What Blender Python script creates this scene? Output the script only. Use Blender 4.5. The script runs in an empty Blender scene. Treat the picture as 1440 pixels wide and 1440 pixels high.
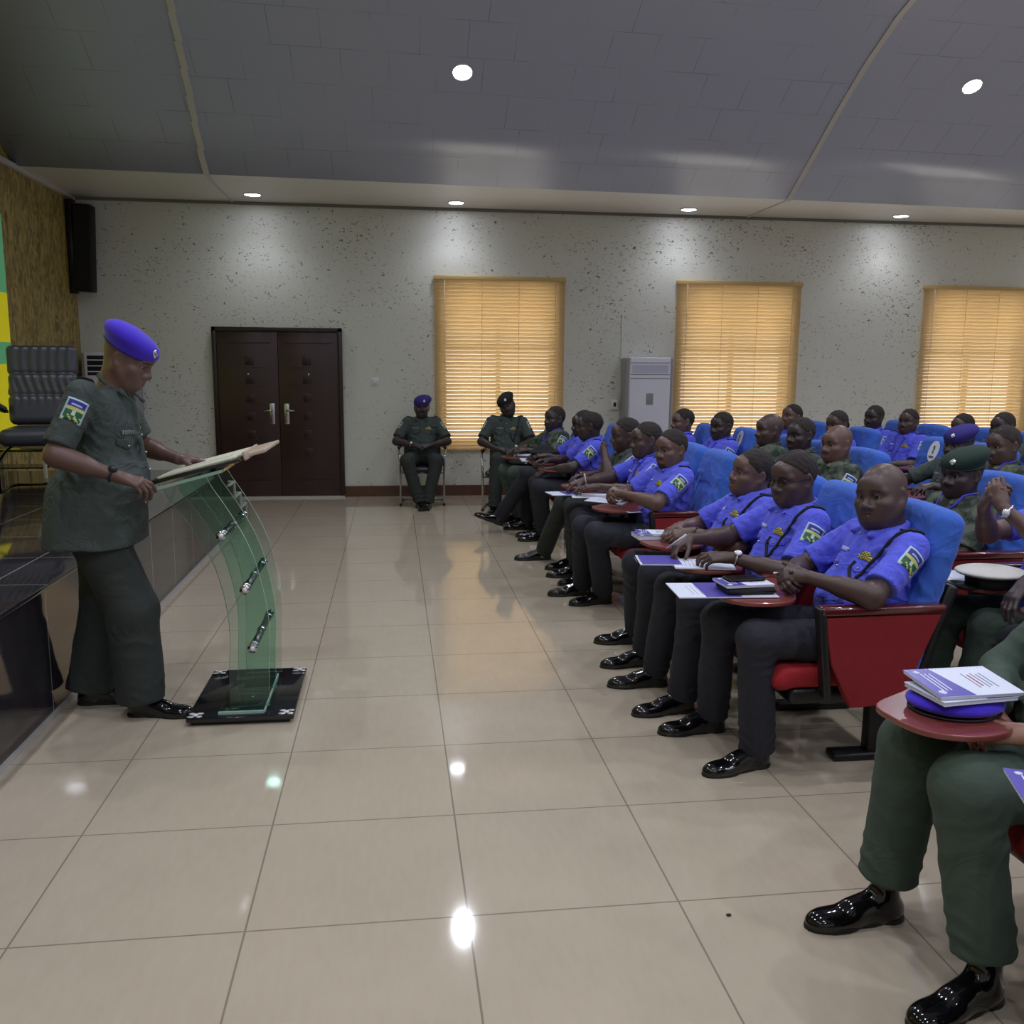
import bpy, bmesh, math, random
import numpy as np
from mathutils import Vector, Matrix
from mathutils.bvhtree import BVHTree

# ------------------------------------------------------------------ camera, sky, exposure
scn = bpy.context.scene
COL = scn.collection
PI = math.pi

cam = bpy.data.cameras.new('camera')
cam_o = bpy.data.objects.new('camera', cam)
COL.objects.link(cam_o)
F_PX, YAW, PITCH, ROLL = 1276.7, 0.130175, 0.158593, 0.0077066
cam.sensor_width = 36.0
cam.lens = F_PX / 1440.0 * 36.0
cam.clip_start = 0.05
cam.clip_end = 200
def _cam_matrix():
    cy, sy, cp, sp = math.cos(YAW), math.sin(YAW), math.cos(PITCH), math.sin(PITCH)
    fwd = Vector((sy*cp, cy*cp, -sp)); right = Vector((cy, -sy, 0)); up = right.cross(fwd)
    r = right*math.cos(ROLL) + up*math.sin(ROLL); u = up*math.cos(ROLL) - right*math.sin(ROLL)
    M = Matrix((r, u, -fwd)).transposed().to_4x4()
    M.translation = Vector((0, 0, 1.6))
    return M
cam_o.matrix_world = _cam_matrix()
scn.camera = cam_o

world = bpy.data.worlds.new('sky')
scn.world = world
world.use_nodes = True
bg = world.node_tree.nodes['Background']
bg.inputs[0].default_value = (1.0, 0.97, 0.90, 1)
bg.inputs[1].default_value = 3.6

scn.view_settings.view_transform = 'Standard'
scn.view_settings.look = 'None'
scn.view_settings.gamma = 1
scn.view_settings.use_curve_mapping = False
scn.view_settings.exposure = 0.34
LAMP_W = 44.0

# ------------------------------------------------------------------ tagging helpers
def srgb(r, g, b):
    f = lambda c: (c/255/12.92) if c/255 <= 0.04045 else ((c/255+0.055)/1.055)**2.4
    return (f(r), f(g), f(b), 1.0)

def tag(o, label=None, cat=None, group=None, kind=None):
    if label: o['label'] = label
    if cat: o['category'] = cat
    if group: o['group'] = group
    if kind: o['kind'] = kind
    return o

def thing(name, label, cat, loc=(0, 0, 0), rotz=0.0, group=None):
    o = bpy.data.objects.new(name, None)
    o.empty_display_size = 0.05
    COL.objects.link(o)
    o.location = loc
    o.rotation_euler = (0, 0, rotz)
    return tag(o, label, cat, group)

def link(name, me, parent=None, loc=None, rot=None):
    o = bpy.data.objects.new(name, me)
    COL.objects.link(o)
    if parent: o.parent = parent
    if loc is not None: o.location = loc
    if rot is not None: o.rotation_euler = rot
    return o

def copy_tree(o, parent=None):
    c = o.copy()
    COL.objects.link(c)
    c.parent = parent
    for ch in list(o.children):
        copy_tree(ch, c)
    return c

# ------------------------------------------------------------------ materials
MATS = {}
def mat(name, color, rough=0.6, metal=0.0, spec=0.5, bump=None, bscale=60, bdist=0.002, var=0.0, vscale=8, coat=0.0, sheen=0.0, emit=None, estr=0.0, crease=0.0, cscale=9.0):
    if name in MATS: return MATS[name]
    m = bpy.data.materials.new(name)
    m.use_nodes = True
    nt = m.node_tree; b = nt.nodes['Principled BSDF']
    b.inputs['Base Color'].default_value = color
    b.inputs['Roughness'].default_value = rough
    b.inputs['Metallic'].default_value = metal
    b.inputs['Specular IOR Level'].default_value = spec
    b.inputs['Coat Weight'].default_value = coat
    b.inputs['Coat Roughness'].default_value = 0.05
    b.inputs['Sheen Weight'].default_value = sheen
    if emit:
        b.inputs['Emission Color'].default_value = emit
        b.inputs['Emission Strength'].default_value = estr
    tc = None
    if var or bump or crease:
        tc = nt.nodes.new('ShaderNodeTexCoord')
    if var:
        n = nt.nodes.new('ShaderNodeTexNoise'); n.inputs['Scale'].default_value = vscale; n.inputs['Detail'].default_value = 4
        nt.links.new(tc.outputs['Object'], n.inputs['Vector'])
        mx = nt.nodes.new('ShaderNodeMix'); mx.data_type = 'RGBA'
        mx.inputs['A'].default_value = tuple(c*(1-var) for c in color[:3]) + (1,)
        mx.inputs['B'].default_value = tuple(min(1, c*(1+var)) for c in color[:3]) + (1,)
        nt.links.new(n.outputs['Fac'], mx.inputs['Factor'])
        nt.links.new(mx.outputs['Result'], b.inputs['Base Color'])
    if bump:
        n = nt.nodes.new('ShaderNodeTexNoise'); n.inputs['Scale'].default_value = bscale; n.inputs['Detail'].default_value = 5
        nt.links.new(tc.outputs['Object'], n.inputs['Vector'])
        bp = nt.nodes.new('ShaderNodeBump'); bp.inputs['Strength'].default_value = bump; bp.inputs['Distance'].default_value = bdist
        nt.links.new(n.outputs['Fac'], bp.inputs['Height'])
        nt.links.new(bp.outputs['Normal'], b.inputs['Normal'])
        if crease:   # soft cloth creases
            n2 = nt.nodes.new('ShaderNodeTexNoise'); n2.inputs['Scale'].default_value = cscale; n2.inputs['Detail'].default_value = 2.5; n2.inputs['Distortion'].default_value = 1.6
            r2 = nt.nodes.new('ShaderNodeMath'); r2.operation = 'PINGPONG'; r2.inputs[1].default_value = .16
            b2 = nt.nodes.new('ShaderNodeBump'); b2.inputs['Strength'].default_value = crease; b2.inputs['Distance'].default_value = 0.05
            nt.links.new(tc.outputs['Object'], n2.inputs['Vector']); nt.links.new(n2.outputs['Fac'], r2.inputs[0]); nt.links.new(r2.outputs[0], b2.inputs['Height'])
            nt.links.new(b2.outputs['Normal'], bp.inputs['Normal'])
    MATS[name] = m
    return m

def N(nt, kind, **kw):
    n = nt.nodes.new(kind)
    for k, v in kw.items():
        if k.startswith('_'): setattr(n, k[1:], v)
        else: n.inputs[k].default_value = v
    return n

# ------------------------------------------------------------------ solid-shape helpers (bmesh)
class MB:
    """collects shapes; build() links them as one mesh object"""
    def __init__(self):
        self.bm = bmesh.new(); self.mats = []
    def mi(self, m):
        if m not in self.mats: self.mats.append(m)
        return self.mats.index(m)
    def _add(self, tmp, m, smooth):
        idx = self.mi(m)
        for f in tmp.faces:
            f.material_index = idx; f.smooth = smooth
        me = bpy.data.meshes.new('tmp'); tmp.to_mesh(me); tmp.free()
        self.bm.from_mesh(me); bpy.data.meshes.remove(me)
    def box(self, size, loc=(0, 0, 0), m=None, bevel=0.0, rot=None, seg=2, smooth=False):
        t = bmesh.new()
        bmesh.ops.create_cube(t, size=1)
        for v in t.verts: v.co = Vector((v.co.x*size[0], v.co.y*size[1], v.co.z*size[2]))
        if bevel > 0:
            bmesh.ops.bevel(t, geom=list(t.edges), offset=min(bevel, min(size)*0.49), segments=seg, profile=0.5, affect='EDGES')
        M = Matrix.Translation(loc)
        if rot is not None: M = M @ (rot.to_matrix().to_4x4() if hasattr(rot, 'to_matrix') else rot)
        t.transform(M)
        self._add(t, m, smooth or bevel > 0)
        return self
    def prism(self, pts, axis, a, b, m, bevel=0.0, smooth=False):
        """outline pts (2-D) in the plane normal to axis, from a to b"""
        t = bmesh.new()
        def P(u, v, w):
            return {'x': (w, u, v), 'y': (u, w, v), 'z': (u, v, w)}[axis]
        v0 = [t.verts.new(P(u, v, a)) for u, v in pts]; v1 = [t.verts.new(P(u, v, b)) for u, v in pts]
        n = len(pts)
        t.faces.new(v0); t.faces.new(v1[::-1])
        for i in range(n): t.faces.new((v0[i], v1[i], v1[(i+1) % n], v0[(i+1) % n]))
        bmesh.ops.recalc_face_normals(t, faces=list(t.faces))
        if bevel > 0:
            ed = [e for e in t.edges if all(len(f.verts) > 0 for f in e.link_faces) and (len(e.link_faces) == 2 and e.link_faces[0].normal.angle(e.link_faces[1].normal, 0) > 0.9)]
            bmesh.ops.bevel(t, geom=ed, offset=bevel, segments=2, profile=0.5, affect='EDGES')
        self._add(t, m, smooth)
        return self
    def tube(self, pts, r, m, seg=10, closed=False, caps=True):
        pts = [Vector(p) for p in pts]; n = len(pts)
        rs = r if isinstance(r, (list, tuple)) else [r]*n
        t = bmesh.new(); rings = []; prev = None
        for i, p in enumerate(pts):
            if closed: d = pts[(i+1) % n] - pts[i-1]
            else: d = pts[min(i+1, n-1)] - pts[max(i-1, 0)]
            d.normalize()
            if prev is None:
                a = d.orthogonal().normalized()
            else:
                a = prev - d*prev.dot(d)
                a = a.normalized() if a.length > 1e-6 else d.orthogonal().normalized()
            prev = a; c = d.cross(a)
            rings.append([t.verts.new(p + (a*math.cos(2*PI*k/seg) + c*math.sin(2*PI*k/seg))*rs[i]) for k in range(seg)])
        for i in range(n if closed else n-1):
            A, B = rings[i], rings[(i+1) % n]
            for k in range(seg): t.faces.new((A[k], A[(k+1) % seg], B[(k+1) % seg], B[k]))
        if caps and not closed:
            t.faces.new(rings[0][::-1]); t.faces.new(rings[-1])
        bmesh.ops.recalc_face_normals(t, faces=list(t.faces))
        self._add(t, m, True)
        return self
    def cyl(self, p0, p1, r, m, r1=None, seg=24, smooth=True):
        self.tube([p0, p1], [r, r if r1 is None else r1], m, seg=seg)
        return self
    def ball(self, c, r, m, scale=(1, 1, 1), sub=2):
        t = bmesh.new(); bmesh.ops.create_icosphere(t, subdivisions=sub, radius=r)
        for v in t.verts: v.co = Vector((v.co.x*scale[0]+c[0], v.co.y*scale[1]+c[1], v.co.z*scale[2]+c[2]))
        self._add(t, m, True)
        return self
    def poly(self, pts, m, thick=0.0):
        t = bmesh.new(); vs = [t.verts.new(p) for p in pts]; f = t.faces.new(vs)
        if thick:
            f.normal_update(); nrm = f.normal.copy()
            r = bmesh.ops.extrude_face_region(t, geom=[f])
            for v in r['geom']:
                if isinstance(v, bmesh.types.BMVert): v.co += nrm*thick
            bmesh.ops.recalc_face_normals(t, faces=list(t.faces))
        self._add(t, m, False)
        return self
    def build(self, name, parent=None, loc=None, rot=None):
        me = bpy.data.meshes.new(name)
        self.bm.to_mesh(me); self.bm.free()
        for m in self.mats: me.materials.append(m)
        return link(name, me, parent, loc, rot)

def rot(x=0, y=0, z=0):
    return (Matrix.Rotation(z, 4, 'Z') @ Matrix.Rotation(y, 4, 'Y') @ Matrix.Rotation(x, 4, 'X'))

# ------------------------------------------------------------------ signed-distance sculpting
def V(*a): return np.array(a, float)
def unit(v):
    v = np.asarray(v, float); return v/max(1e-9, np.linalg.norm(v))

def cap(a, b, ra, rb=None, k=0.02, op='+', clip=()):
    a = V(*a); b = V(*b); rb = ra if rb is None else rb
    R = max(ra, rb)
    def f(P):
        pa = P-a; ba = b-a; L = float(ba@ba)+1e-9
        t = np.clip((pa@ba)/L, 0, 1)
        return np.linalg.norm(pa - t[..., None]*ba, axis=-1) - (ra + (rb-ra)*t)
    return dict(f=f, lo=np.minimum(a, b)-R, hi=np.maximum(a, b)+R, k=k, op=op, clip=clip)

def ell(c, r, k=0.02, op='+', R=None, clip=()):
    c = V(*c); r = V(*r); m = r.max()
    def f(P):
        q = P-c
        if R is not None: q = q@R
        k0 = np.linalg.norm(q/r, axis=-1); k1 = np.linalg.norm(q/(r*r), axis=-1)
        return k0*(k0-1)/np.maximum(k1, 1e-6)
    ext = m if R is not None else r
    return dict(f=f, lo=c-ext, hi=c+ext, k=k, op=op, clip=clip)

def rbx(c, h, rad, k=0.01, op='+', R=None, clip=()):
    """rounded box: half sizes h, corner radius rad"""
    c = V(*c); h = V(*h)
    def f(P):
        q = P-c
        if R is not None: q = q@R
        q = np.abs(q) - (h-rad)
        return np.linalg.norm(np.maximum(q, 0), axis=-1) + np.minimum(q.max(axis=-1), 0) - rad
    m = np.linalg.norm(h) if R is not None else h
    return dict(f=f, lo=c-m, hi=c+m, k=k, op=op, clip=clip)

BIG = 0.06
def sdf_mesh(prims, h, disp=None, clips=(), lo=None, hi=None, grow=0.0, smooth=1):
    """surface nets over the blended field; returns verts, quads"""
    adds = [p for p in prims if p['op'] == '+']
    if lo is None: lo = np.min([p['lo'] for p in adds], 0) - 0.015 - grow
    if hi is None: hi = np.max([p['hi'] for p in adds], 0) + 0.015 + grow
    lo = np.asarray(lo, float); hi = np.asarray(hi, float)
    n = np.ceil((hi-lo)/h).astype(int)+1
    F = np.full(n, BIG)
    ax = [lo[i]+h*np.arange(n[i]) for i in range(3)]
    for p in prims:
        mrg = BIG if p['op'] == '+' else p['k']+h*2
        i0 = np.clip(np.floor((p['lo']-mrg-lo)/h).astype(int), 0, n); i1 = np.clip(np.ceil((p['hi']+mrg-lo)/h).astype(int)+1, 0, n)
        if (i1 <= i0).any(): continue
        P = np.stack(np.meshgrid(ax[0][i0[0]:i1[0]], ax[1][i0[1]:i1[1]], ax[2][i0[2]:i1[2]], indexing='ij'), -1)
        d = p['f'](P)
        for pt, nn in p['clip']:
            d = np.maximum(d, (P-V(*pt))@unit(nn))
        S = F[i0[0]:i1[0], i0[1]:i1[1], i0[2]:i1[2]]; k = max(p['k'], 1e-4)
        if p['op'] == '+':
            if grow: d = d-grow
            hh = np.maximum(k-np.abs(S-d), 0)/k
            S[...] = np.minimum(S, d) - hh*hh*k*0.25
        else:
            d = -d
            hh = np.maximum(k-np.abs(S-d), 0)/k
            S[...] = np.maximum(S, d) + hh*hh*k*0.25
    near = np.abs(F) < 0.03
    if disp is not None or clips:
        I = np.argwhere(near); Pn = lo + I*h
        vals = F[near]
        if disp is not None: vals = vals + disp(Pn)
        F[near] = vals
        for pt, nn in clips:
            G = [ax[i]-pt[i] for i in range(3)]; u = unit(nn)
            pl = G[0][:, None, None]*u[0]+G[1][None, :, None]*u[1]+G[2][None, None, :]*u[2]
            F = np.maximum(F, pl)
    for a in range(3):
        sl = [slice(None)]*3; sl[a] = 0; F[tuple(sl)] = np.maximum(F[tuple(sl)], h*0.2)
        sl[a] = -1; F[tuple(sl)] = np.maximum(F[tuple(sl)], h*0.2)
    s = F < 0
    c = np.zeros(np.array(s.shape)-1, int)
    for dx in (0, 1):
        for dy in (0, 1):
            for dz in (0, 1):
                c += s[dx:s.shape[0]-1+dx, dy:s.shape[1]-1+dy, dz:s.shape[2]-1+dz]
    act = (c > 0) & (c < 8)
    cells = np.argwhere(act)
    idx = np.full(act.shape, -1, int); idx[act] = np.arange(len(cells))
    acc = np.zeros((len(cells), 3)); cnt = np.zeros(len(cells))
    corners = [(x, y, z) for x in (0, 1) for y in (0, 1) for z in (0, 1)]
    val = {q: F[cells[:, 0]+q[0], cells[:, 1]+q[1], cells[:, 2]+q[2]] for q in corners}
    for q in corners:
        for a in range(3):
            if q[a] == 0:
                r = list(q); r[a] = 1; r = tuple(r)
                va, vb = val[q], val[r]; m = (va < 0) != (vb < 0)
                t = np.where(m, va/np.where(m, va-vb, 1), 0)
                pos = np.tile(np.array(q, float), (len(cells), 1)); pos[:, a] += t
                acc[m] += pos[m]; cnt[m] += 1
    verts = lo + (cells + acc/cnt[:, None])*h
    quads = []
    for a in range(3):
        b, e = (a+1) % 3, (a+2) % 3
        s0 = [slice(None)]*3; s1 = [slice(None)]*3
        s0[a] = slice(0, -1); s1[a] = slice(1, None)
        A = s[tuple(s0)]; B = s[tuple(s1)]
        E = np.argwhere(A != B)
        E = E[(E[:, b] > 0) & (E[:, e] > 0) & (E[:, b] < s.shape[b]-1) & (E[:, e] < s.shape[e]-1)]
        if not len(E): continue
        o1 = E.copy(); o1[:, b] -= 1
        o2 = o1.copy(); o2[:, e] -= 1
        o3 = E.copy(); o3[:, e] -= 1
        g = lambda X: idx[X[:, 0], X[:, 1], X[:, 2]]
        Q = np.stack([g(E), g(o1), g(o2), g(o3)], 1)
        ins = A[E[:, 0], E[:, 1], E[:, 2]]
        Q[~ins] = Q[~ins][:, ::-1]
        quads.append(Q)
    quads = np.concatenate(quads) if quads else np.zeros((0, 4), int)
    for _ in range(smooth):
        sm = np.zeros_like(verts); w = np.zeros(len(verts))
        for i in range(4):
            np.add.at(sm, quads[:, i], verts[quads[:, (i+1) % 4]]); np.add.at(sm, quads[:, i], verts[quads[:, i-1]])
            np.add.at(w, quads[:, i], 2)
        ok = w > 0
        verts[ok] = verts[ok]*0.5 + 0.5*sm[ok]/w[ok][:, None]
    return verts, quads

def np_mesh(name, parts, mats):
    """parts: list of (verts, quads, material index)"""
    vs, qs, mi = [], [], []; off = 0
    for v, q, m in parts:
        vs.append(v); qs.append(q+off); off += len(v)
        mi.append(np.full(len(q), m) if np.isscalar(m) else m)
    v = np.concatenate(vs); q = np.concatenate(qs); mi = np.concatenate(mi)
    me = bpy.data.meshes.new(name)
    me.vertices.add(len(v)); me.vertices.foreach_set('co', v.astype(np.float32).ravel())
    me.loops.add(len(q)*4); me.loops.foreach_set('vertex_index', q.astype(np.int32).ravel())
    me.polygons.add(len(q)); me.polygons.foreach_set('loop_start', np.arange(0, len(q)*4, 4, dtype=np.int32))
    me.polygons.foreach_set('material_index', mi.astype(np.int32))
    me.polygons.foreach_set('use_smooth', np.ones(len(q), bool))
    me.update(calc_edges=True)
    for m in mats: me.materials.append(m)
    return me

def bvh_of(v, q):
    return BVHTree.FromPolygons([tuple(x) for x in v], [tuple(x) for x in q])

def cloth_noise(seed, amp, freq):
    rs = np.random.RandomState(seed)
    K = rs.normal(size=(7, 3)); K /= np.linalg.norm(K, axis=1)[:, None]
    fr = freq*(0.5+rs.rand(7)*1.2); ph = rs.rand(7)*6.28; W = rs.normal(size=(3, 3))*freq*0.35
    def f(P):
        Q = P + 0.35/freq*np.sin(P@W.T*1.0 + ph[:3])*2
        o = 0
        for i in range(7):
            s = np.sin((Q@K[i])*fr[i]+ph[i])
            o = o + np.sign(s)*np.abs(s)**1.0 * (1-0.4*i/7)
        return -amp*o/3
    return f

def folds(lst):
    """lst of (centre, radius, direction, wavelength, amplitude)"""
    def f(P):
        o = 0
        for c, r, d, wl, am in lst:
            q = P-V(*c); g = np.exp(-(q*q).sum(-1)/(r*r))
            u = unit(d); side = unit(np.cross(u, [0.3, 0.5, 0.8])); th = np.cross(u, side)
            w_ = q@u*2*PI/wl + 1.8*np.sin(q@side*2*PI/(wl*2.3)+wl*90) + 1.5*np.sin(q@th*2*PI/(wl*2.9)+am*900)
            o = o - am*g*(np.exp(1.3*np.sin(w_))-1.2)*.55*(.5+.5*np.sin(q@side*2*PI/(wl*3.1)+am*500))
        return o
    return f
# ------------------------------------------------------------------ palette
BLUE = lambda: mat('blue_shirt_cloth', srgb(84, 92, 222), 0.85, bump=0.25, bscale=260, bdist=0.001, var=0.10, vscale=14, sheen=0.1, crease=0.45)
GREEN = lambda: mat('dark_green_cloth', srgb(62, 72, 70), 0.85, bump=0.25, bscale=260, bdist=0.001, var=0.12, vscale=14, crease=0.45)
GREENT = lambda: mat('dark_green_trouser_cloth', srgb(42, 48, 46), 0.85, bump=0.25, bscale=260, bdist=0.001, var=0.12, vscale=14, crease=0.22, cscale=6)
OLIVE = lambda: mat('olive_trouser_cloth', srgb(60, 76, 66), 0.85, bump=0.25, bscale=260, bdist=0.001, var=0.10, vscale=14, crease=0.22, cscale=6)
NAVY = lambda: mat('black_navy_cloth', srgb(33, 35, 46), 0.82, bump=0.25, bscale=260, bdist=0.001, var=0.12, vscale=14, crease=0.22, cscale=6)
BLACKC = lambda: mat('black_cloth', srgb(24, 25, 30), 0.8, bump=0.2, bscale=200)
SHOE = lambda: mat('black_patent_leather', srgb(9, 9, 11), 0.10, spec=0.45, coat=0.5)
SOLE = lambda: mat('black_rubber', srgb(16, 16, 17), 0.5)
HAIR = lambda: mat('short_black_hair', srgb(42, 35, 34), 0.85, bump=0.8, bscale=500, bdist=0.002, var=.25, vscale=60)
SILVER = lambda: mat('polished_silver', srgb(205, 205, 210), 0.25, metal=1.0)
WHITE = lambda: mat('white_paint', srgb(225, 226, 232), 0.5)
GOLD = lambda: mat('gold_thread', srgb(200, 185, 70), 0.5)
DGREEN = lambda: mat('green_thread', srgb(25, 90, 60), 0.6)
PURPLE = lambda: mat('violet_ink', srgb(70, 62, 150), 0.5)
def CAMO():
    if 'camouflage_cloth' in MATS: return MATS['camouflage_cloth']
    m = mat('camouflage_cloth', srgb(50, 62, 52), 0.85)
    nt = m.node_tree; b = nt.nodes['Principled BSDF']
    tc = N(nt, 'ShaderNodeTexCoord'); n = N(nt, 'ShaderNodeTexNoise', Scale=16.0, Detail=2.0)
    cr = N(nt, 'ShaderNodeValToRGB'); cr.color_ramp.interpolation = 'CONSTANT'
    e = cr.color_ramp.elements; e[0].color = srgb(34, 44, 38); e[1].position = 0.47; e[1].color = srgb(62, 76, 62)
    x = e.new(0.58); x.color = srgb(92, 96, 82)
    nt.links.new(tc.outputs['Object'], n.inputs['Vector']); nt.links.new(n.outputs['Fac'], cr.inputs['Fac']); nt.links.new(cr.outputs['Color'], b.inputs['Base Color'])
    return m
def skin(tone):
    cs = {'dark': (78, 60, 56), 'deep': (60, 48, 48), 'mid': (100, 76, 68), 'light': (148, 108, 90)}
    return mat('skin_'+tone, srgb(*cs[tone]), 0.42, spec=0.45, bump=0.15, bscale=180, bdist=0.001, var=0.10, vscale=18)
def lips(tone):
    cs = {'dark': (80, 56, 55), 'deep': (62, 46, 47), 'mid': (104, 72, 66), 'light': (150, 98, 88)}
    return mat('lips_'+tone, srgb(*cs[tone]), 0.4)
EYEW = lambda: mat('eye_white', srgb(150, 142, 138), 0.25)
IRIS = lambda: mat('dark_iris', srgb(20, 14, 12), 0.1)

# ------------------------------------------------------------------ people
def Tm(o, x, z):
    """frame from origin, forward x and rough up z"""
    x = unit(x); z = np.asarray(z, float); y = unit(np.cross(z, x)); z = np.cross(x, y)
    M = np.eye(4); M[:3, 0] = x; M[:3, 1] = y; M[:3, 2] = z; M[:3, 3] = o
    return M
def rotm(yaw=0, pitch=0, tilt=0):
    """yaw left, pitch down, tilt to the left shoulder, degrees"""
    a, b, c = map(math.radians, (yaw, pitch, tilt))
    Rz = np.array([[math.cos(a), -math.sin(a), 0], [math.sin(a), math.cos(a), 0], [0, 0, 1]])
    Ry = np.array([[math.cos(b), 0, math.sin(b)], [0, 1, 0], [-math.sin(b), 0, math.cos(b)]])
    Rx = np.array([[1, 0, 0], [0, math.cos(c), math.sin(c)], [0, -math.sin(c), math.cos(c)]])
    return Rz@Ry@Rx

class Fr:
    def __init__(s, o, R): s.o = np.asarray(o, float); s.R = R
    def p(s, x, y, z): return tuple(s.o + s.R@V(x, y, z))
    def cap(s, a, b, ra, rb=None, **k):
        k['clip'] = [(s.p(*pt), s.R@unit(n)) for pt, n in k.get('clip', ())]
        return cap(s.p(*a), s.p(*b), ra, rb, **k)
    def ell(s, c, r, R=None, **k):
        k['clip'] = [(s.p(*pt), s.R@unit(n)) for pt, n in k.get('clip', ())]
        return ell(s.p(*c), r, R=s.R if R is None else s.R@R, **k)
    def rbx(s, c, h, rad, R=None, **k):
        k['clip'] = [(s.p(*pt), s.R@unit(n)) for pt, n in k.get('clip', ())]
        return rbx(s.p(*c), h, rad, R=s.R if R is None else s.R@R, **k)

def head_prims(H, neck_base, jaw=1.0, beard=False, nose=1.0):
    P = [H.ell((-.014, 0, .030), (.098, .077, .090)),
         H.ell((.022, 0, -.030), (.066, .062*jaw, .082), k=.03),
         H.ell((.064, 0, -.094), (.024, .026, .020), k=.03),
         H.ell((.045, 0, -.085), (.040, .042*jaw, .028), k=.03)]
    for s in (1, -1):
        P += [H.cap((-.005, s*.056*jaw, -.045), (.048, s*.030*jaw, -.092), .020, .018, k=.03),
              H.cap((.083, s*.008, .019), (.066, s*.050, .018), .011, .010, k=.018),
              H.ell((.058, s*.042, -.026), (.026, .024*jaw, .020), k=.025)]
    P += [H.ell((.076, 0, .045), (.020, .045, .028), k=.03)]
    for s in (1, -1):
        P += [H.ell((.092, s*.032, .001), (.019, .018, .011), op='-', k=.014)]
    P += [H.cap((.084, 0, .012), (.104, 0, -.026), .007, .010*nose, k=.014),
          H.ell((.105, 0, -.033), (.014, .013*nose, .011), k=.010)]
    for s in (1, -1):
        P += [H.ell((.094, s*.015*nose, -.036), (.013, .010*nose, .009), k=.006)]
    P += [H.ell((.068, 0, -.060), (.027, .040, .032), k=.028)]
    for s in (1, -1):
        P += [H.ell((.052, s*.036, -.050), (.024, .022, .028), k=.03)]
        P += [H.cap((.0970, s*.003, -.0565), (.081, s*.027, -.063), .0062, .0028, k=.006),
              H.cap((.0955, s*.002, -.071), (.080, s*.024, -.0665), .0072, .0028, k=.006)]
        P += [H.cap((.1035, 0, -.0640), (.085, s*.028, -.0648), .0024, .0014, op='-', k=.003)]
        # eyelids
        P += [H.cap((.0795, s*.019, .0030), (.0840, s*.031, .0080), .0044, .0052, k=.005),
              H.cap((.0840, s*.031, .0080), (.0735, s*.045, .0025), .0052, .0038, k=.005),
              H.cap((.0795, s*.020, -.004), (.0805, s*.032, -.0085), .0038, .0038, k=.005),
              H.cap((.0805, s*.032, -.0085), (.0735, s*.044, -.003), .0038, .0034, k=.005)]
        # ears
        Re = rotm(yaw=-s*22)
        P += [H.ell((-.012, s*.079, -.004), (.020, .008, .032), R=Re, k=.008),
              H.ell((-.008, s*.089, .000), (.011, .007, .018), R=Re, op='-', k=.006),
              H.ell((-.004, s*.079, -.030), (.010, .007, .009), k=.008)]
    nb = V(*neck_base)
    P += [cap(H.p(-.022, 0, -.045), nb, .056*max(1, jaw*.98), .062*jaw, k=.03)]
    return P

def hand_prims(W, d, n, side, curl=(20, 30, 20), spread=4, thumb=(35, 20), scale=1.0, curls=None):
    """W wrist, d towards the fingers, n out of the back of the hand; side +1 left, -1 right"""
    d = unit(d); n = np.asarray(n, float); n = unit(n - d*(n@d)); s = np.cross(d, n)*side   # s towards the thumb
    W = V(*W); sc = scale
    A = lambda a, b, c: W + (d*a + s*b + n*c)*sc
    P = [cap(A(-.01, 0, 0), A(.02, 0, 0), .023*sc, .024*sc, k=.012),
         cap(A(.015, .012, 0), A(.080, .022, 0), .016*sc, .0125*sc, k=.014), cap(A(.015, .004, .001), A(.086, .006, .002), .016*sc, .0125*sc, k=.014),
         cap(A(.015, -.006, .001), A(.082, -.012, .002), .016*sc, .012*sc, k=.014), cap(A(.012, -.014, 0), A(.074, -.028, -.001), .015*sc, .0115*sc, k=.014)]
    for i, (kb, L, r) in enumerate((((.084, .024, 0), (.042, .025, .021), .0092), ((.090, .006, .001), (.046, .029, .022), .0096), ((.086, -.013, .001), (.043, .027, .021), .0090), ((.077, -.030, -.001), (.033, .020, .019), .0080))):
        p = A(*kb); c = curls[i] if curls is not None else curl
        an = 0; sp = math.radians((1.5-i)*spread); dd0 = unit(d*math.cos(sp)+s*math.sin(sp))
        for j in range(3):
            an += math.radians(c[j])
            dd = dd0*math.cos(an) - n*math.sin(an)
            q = p + dd*L[j]*sc
            P.append(cap(p, q, r*sc*(1-.08*j), r*sc*(.94-.1*j), k=.004 if j else .007)); p = q
    t0 = A(.018, .020, -.008); ta = math.radians(thumb[0]); tb = math.radians(thumb[1])
    dt = unit(d*math.cos(ta)+s*math.sin(ta)-n*math.sin(tb)); t1 = t0+dt*.040*sc
    dt2 = unit(dt + d*.35 - n*.10); t2 = t1+dt2*.032*sc; dt3 = unit(dt2+d*.3-n*.1); t3 = t2+dt3*.024*sc
    P += [cap(t0, t1, .0155*sc, .0120*sc, k=.014), cap(t1, t2, .0115*sc, .0102*sc, k=.004), cap(t2, t3, .0100*sc, .0085*sc, k=.003)]
    return P

def ik(S, W, a, b, pole):
    S = V(*S); W = V(*W); D = W-S; L = np.linalg.norm(D); u = D/L
    if L > (a+b)*.995: W = S+u*(a+b)*.995; L = (a+b)*.995
    x = (a*a-b*b+L*L)/(2*L); h = math.sqrt(max(0, a*a-x*x))
    p = np.asarray(pole, float); p = unit(p-u*(p@u))
    return S+u*x+p*h, W

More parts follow.
